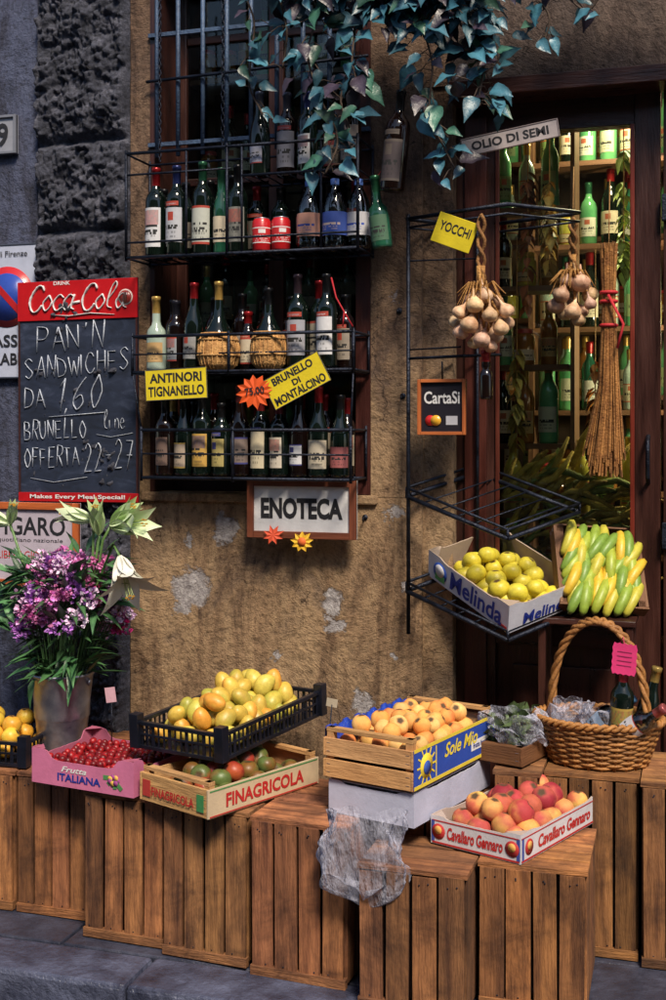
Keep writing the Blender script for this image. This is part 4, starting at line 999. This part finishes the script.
t2=C+Vector((.20,-.02,.80)); stem([B,C+Vector((.14,0,.64)),C+Vector((.17,-.02,.75)),t2],.005); lily(t2,(1,-.3,.12),.19,.35,col=(.82,1,.70)); lily(t2,(.8,-.2,.6),.15,.10,col=(.68,.90,.5))
t3=C+Vector((.16,-.03,.77)); stem([B,C+Vector((.13,0,.66)),t3],.005); lily(t3,(.1,-.4,.75),.14,.15,col=(.72,.92,.55))
t4=C+Vector((.15,-.05,.82)); stem([B,C+Vector((.12,0,.66)),t4],.005); lily(t4,(-.9,-.3,.25),.14,.25,col=(.85,1,.75))
t5=C+Vector((-.17,-.06,.80)); stem([C+Vector((-.03,0,.3)),C+Vector((-.12,-.02,.6)),t5],.005); lily(t5,(-.8,-.2,.3),.15,.3,col=(.85,1,.75)); lily(t5,(.3,-.3,.7),.10,.08,col=(.7,.9,.55))
for i in range(18):
    q=C+Vector((RU(.08,.20),RU(-.06,.02),RU(.5,.72))); leaf(mb,q,(RU(-.3,1),RU(-.5,.3),RU(-.2,1)),(0,-.4,1),RU(.08,.13),(.05,.13,.05),wf=.13,curl=.4)
mb.finish('lily_stems',C)

# ------------------------------------------------------------------ wicker basket
Cb=Vector((.948,-.225,.55)); mb=MB(); e=empty('wicker_basket',Cb)
NR=15; NA=96; ax_,ay_=.190,.145
for j in range(NR):
    t=j/(NR-1); k=.80+.22*t; z=.008+.125*t; pts=[]
    for i in range(NA):
        a=2*math.pi*i/NA; w=.0045*math.sin(a*12+(math.pi if j%2 else 0)); pts.append(Cb+Vector(((ax_*k+w)*math.cos(a),(ay_*k+w)*math.sin(a),z)))
    kk=RU(.6,1.25); mb.tube(pts,.0052,WICK,6,closed=True,col=(kk,kk*.95,kk*.9))
for i in range(24):
    a=2*math.pi*i/24+.13; mb.tube([Cb+Vector((ax_*k*math.cos(a),ay_*k*math.sin(a),z)) for k,z in((.79,0),(.90,.06),(1.02,.138))],.0055,WICK,6,col=(.8,.75,.7))
for s_ in(0,math.pi):
    mb.tube([Cb+Vector(((ax_*1.04+.007*math.cos(i*.9+s_))*math.cos(2*math.pi*i/160),(ay_*1.04+.007*math.cos(i*.9+s_))*math.sin(2*math.pi*i/160),.140+.007*math.sin(i*.9+s_))) for i in range(160)],.0068,WICK,6,closed=True,col=(1.15,1.1,1.0))
mb.lathe([(0,.004),(.9,.004)],WICK,Matrix.Translation(Cb)@Matrix.Diagonal((ax_*.88,ay_*.88,1,1)),30,col=(.5,.45,.4))
dirh=Vector((.93,-.36,0)).normalized()
for s_ in range(3):
    pts=[]
    for i in range(70):
        t=i/69; a=math.pi*t; base=Cb-dirh*(.165*math.cos(a)); z=.10+.345*math.sin(a)**.8
        o=s_*2.094+i*.55; rr=.0095
        pts.append(base+Vector((rr*math.cos(o)*.8,rr*math.sin(o),z+rr*math.sin(o)*.6)))
    mb.tube(pts,.0080,WICK,6,col=(1.0,.95,.9))
mb.finish('basketwork',Cb,e)
bottle((1.015,-.275,.60),'bord',.28,.036,GDK,(.25,.02,.03),(.20,.14,.05),acc=(.45,.3,.06),tilt=(.08,.08))
bottle((1.075,-.20,.60),'burg',.26,.034,GDK,(.4,.28,.08),(.3,.08,.05),tilt=(.2,0))
bottle((.925,-.22,.625),'squat',.20,.045,GCL,(.1,.25,.5),(.3,.42,.6),acc=(.6,.1,.1),tilt=(.75,.2),name='glass_bottle')
bottle((1.03,-.30,.66),'squat',.17,.035,GCL,(.4,.1,.1),(.6,.6,.65),tilt=(.9,.3),name='glass_bottle')
bag('plastic_bag',(.87,-.20,.735),.11,.08,5.2,.05); bag('plastic_bag',(.96,-.24,.725),.12,.08,15.2,.05)
mb=MB(); Mt=wallF((1.035,-.32,.895),-8,-4); vs=[(0,0,0)];n=36
for i in range(n):
    a=2*math.pi*i/n; cx_=.036*max(-1,min(1,1.35*math.cos(a))); cz_=.046*max(-1,min(1,1.35*math.sin(a))); k=1+.07*(i%2); vs.append((cx_*k,cz_*k,.001))
mb.add(vs,[(0,1+i,1+(i+1)%n) for i in range(n)],VM,(.75,.04,.20),None,False,Mt)
for q in range(4): mb.box((0,.022-.014*q,.0015),(.045,.002,.0005),VM,Mt,(.3,.02,.1))
mb.tube([(1.035,-.318,.94),(1.03,-.30,.96),(1.015,-.28,.93)],.0015,VM,4,col=(.5,.03,.1))
mb.finish('gift_tag')

# ------------------------------------------------------------------ interior shelves with bottles
def protobottle(glass,h,r,lc_,cc,wide=False):
    mb=MB(); s=h/.30
    pr=[(0,.004),(r*.9,0),(r,.01),(r,.18*s),(r*.8,.205*s),(r*.5,.222*s),(.015,.235*s),(.014,h-.02),(.016,h-.018),(.016,h),(0,h)]
    if wide: pr=[(0,.004),(r*.9,0),(r,.01),(r,h*.75),(r*.85,h*.85),(r*.8,h*.86),(r*.8,h*.9)]
    mb.lathe(pr,glass,None,14)
    if wide: mb.lathe([(r*.86,h*.88),(r*.86,h),(0,h)],VG,None,14,col=cc)
    else: mb.lathe([(.0155,h-.05),(.0168,h-.01),(.0168,h+.001),(0,h+.001)],VF,None,10,col=cc)
    label(mb,r+.0007,.04*s,.13*s,-2.7,-.4,lc_,BK,(.4,.1,.05),None,random.randint(1,40))
    o=mb.finish('p'); me=o.data; bpy.data.objects.remove(o); return me
protos=[protobottle(g,h,r,l_,c_,w) for g,h,r,l_,c_,w in((GGL,.30,.036,(.5,.5,.35),GDC,0),(GGL,.28,.038,(.6,.6,.5),GRC,0),(GPL,.29,.035,(.5,.45,.3),GDC,0),(GGR,.30,.036,(.5,.48,.4),RC,0),(GAM,.27,.036,(.45,.3,.12),GDC,0),(GGL,.32,.034,(.25,.35,.15),GRC,0),(GDK,.30,.037,CREAM,RC,0),(GYL,.27,.034,(.2,.35,.1),(.4,.3,.05),0),(GYL,.14,.040,(.6,.5,.3),(.5,.35,.05),1),(GAM,.13,.038,(.6,.5,.4),(.5,.05,.05),1))]
def shelf(x0,x1,y,zs,d=.16,pp=None,gap=(.078,.092)):
    e=empty('bottle_shelf',((x0+x1)/2,y,zs)); mb=MB(); bx(x0,x1,y-d/2,y+d/2,zs-.02,zs,SHW,mb,tv=.1); mb.finish('board',parent=e)
    x=x0+.05
    while x<x1-.04:
        o=bpy.data.objects.new('bottle',random.choice(pp or protos)); COL.objects.link(o); o.location=(x,y+RU(-.03,.02),zs); o.rotation_euler=(0,0,RU(-.6,.6)); s_=RU(.85,1.05); o.scale=(s_,s_,s_); setpar(o,e); x+=RU(*gap)
for z in(.70,1.05,1.40,1.75,2.10,2.45,2.80): shelf(.3,2.6,1.35,z)
for z in(1.35,1.68,2.02,2.36,2.70): shelf(.60,1.75,.95,z)
for z in(1.55,1.84,2.13,2.42): shelf(.50,.80,.38,z,.13)
shelf(.55,1.1,.30,1.30,.12,protos[7:])
mb=MB(); 
for x in(.59,1.76): bx(x-.01,x+.01,.86,1.04,.0,3.0,SHW)
bx(.81,.825,.28,.46,.0,2.75,SHW)
mb.finish('shelf_upright')
for z in(1.42,2.0,2.6,3.0): shelf(-.70,.10,.40,z)
mb=MB()
for gx,gy,z1,z0,cl in((.66,.26,2.55,2.05,(.35,.10,.04)),(.74,.24,2.5,2.2,(.6,.35,.1)),(1.0,.24,2.6,2.15,(.4,.5,.12)),(.62,.26,1.9,1.55,(.5,.4,.1)),(.90,.26,1.85,1.50,(.55,.20,.05))):
    for i in range(50):
        t=RU(0,1); z=z1-(z1-z0)*t; a=RU(0,6.28); k=RU(.5,1.3)
        leaf(mb,Vector((gx,gy,z)),(math.cos(a),math.sin(a)*.6,-.9),(0,0,1),RU(.04,.07),tuple(c_*k for c_ in cl),wf=.28)
    mb.tube([(gx,gy,z0),(gx,gy,z1+.4)],.002,STRAW,4)
mb.finish('dried_pepper_garland')
def added_lamp(lp,en):  # lamp added out of view to brighten the shop interior
    mb=MB(); e=empty('added_pendant_lamp',lp); TL=Matrix.Translation(lp)
    mb.tube([(lp[0],lp[1],3.5),(lp[0],lp[1],lp[2]+.08)],.003,IRON,6); mb.lathe([(.02,.08),(.05,.06),(.10,.0),(.098,.0),(.048,.055),(.02,.07)],STEEL,TL,24)
    mb.lathe([(0,-.02),(.02,-.012),(.028,.01),(.018,.04),(.012,.06)],emis('added_bulb_glow',(1,.85,.6),10),TL,16)
    mb.finish('shade',parent=e)
    ld=bpy.data.lights.new('added_bulb_light','POINT'); ld.energy=en; ld.color=(1,.82,.50); ld.shadow_soft_size=.08; lo=bpy.data.objects.new('added_bulb_light',ld); COL.objects.link(lo); lo.location=(lp[0],lp[1],lp[2]-.08); setpar(lo,e)
added_lamp((1.0,.62,3.02),30); added_lamp((1.50,.55,2.10),42)

# ------------------------------------------------------------------ ground
mb=MB(); mb.add([(-60,-60,-.14),(60,-60,-.14),(60,60,-.14),(-60,60,-.14)],[(0,1,2,3)],ROAD); mb.finish('ground')
mb=MB(); x=-8
bx(-8,8,-.775,-.0,-.135,-.012,ROAD)
while x<8:
    w=RU(.55,.8)
    for y0,y1 in((-.77,-.42),(-.415,-.03)): bx(x+.004,x+w-.004,y0,y1,-.1,-.003+RU(-.002,.002),PAVE)
    x+=w
mb.finish('pavement',bevel=.006)
mb=MB(); x=-8
while x<8:
    w=RU(.75,1.1); bx(x+.004,x+w-.004,-.985,-.78,-.16,.0+RU(-.003,.0),KERB); x+=w
mb.finish('kerb',bevel=.014)
mb=MB(); row=0; y=-1.0
while y>-5.5:
    x=-5+(.3 if row%2 else 0)
    while x<5:
        w=RU(.35,.6); bx(x+.005,x+w-.005,y-.275,y-.005,-.16,-.110+RU(-.003,.003),ROAD); x+=w
    y-=.28; row+=1
mb.finish('road',bevel=.008)
op=empty('townhouse'); mb=MB()
bx(-14,14,-7.4,-6.9,-.1,4.9,PO); mb.finish('facade',parent=op)
mb=MB()
for x in range(-12,13,3):
    z=1.2; bx(x-.5,x+.5,-6.91,-6.86,z,z+1.6,GDK); bx(x-.95,x-.52,-6.9,-6.84,z,z+1.6,GGR); bx(x+.52,x+.95,-6.9,-6.84,z,z+1.6,GGR)
bx(-14,14,-6.92,-6.6,4.9,5.05,PO); mb.finish('windows_and_shutters',parent=op)

# ------------------------------------------------------------------ light and camera
w=bpy.data.worlds.new('World'); scene.world=w; w.use_nodes=True; n=w.node_tree.nodes; l=w.node_tree.links
sky=n.new('ShaderNodeTexSky'); sky.sky_type='NISHITA'; sky.sun_disc=False
el,az=rad(50),rad(148)
sky.sun_elevation=el; sky.sun_rotation=az
l.new(sky.outputs[0],n['Background'].inputs[0]); n['Background'].inputs[1].default_value=.15
sd=bpy.data.lights.new('sun','SUN'); sd.energy=5.0; sd.angle=rad(14); sd.color=(1,.87,.70)
so=bpy.data.objects.new('sun',sd); COL.objects.link(so)
dv=Vector((math.sin(az)*math.cos(el),math.cos(az)*math.cos(el),math.sin(el))); so.rotation_euler=dv.to_track_quat('Z','Y').to_euler()
cam=bpy.data.cameras.new('camera'); co=bpy.data.objects.new('camera',cam); COL.objects.link(co)
co.location=(1.257,-4.112,1.6); co.rotation_euler=(rad(90),0,rad(17))
cam.sensor_fit='AUTO'; cam.sensor_width=36; cam.lens=43.2; cam.shift_y=-.07; cam.clip_end=300
scene.camera=co
scene.view_settings.view_transform='Standard'; scene.view_settings.look='None'; scene.view_settings.exposure=0
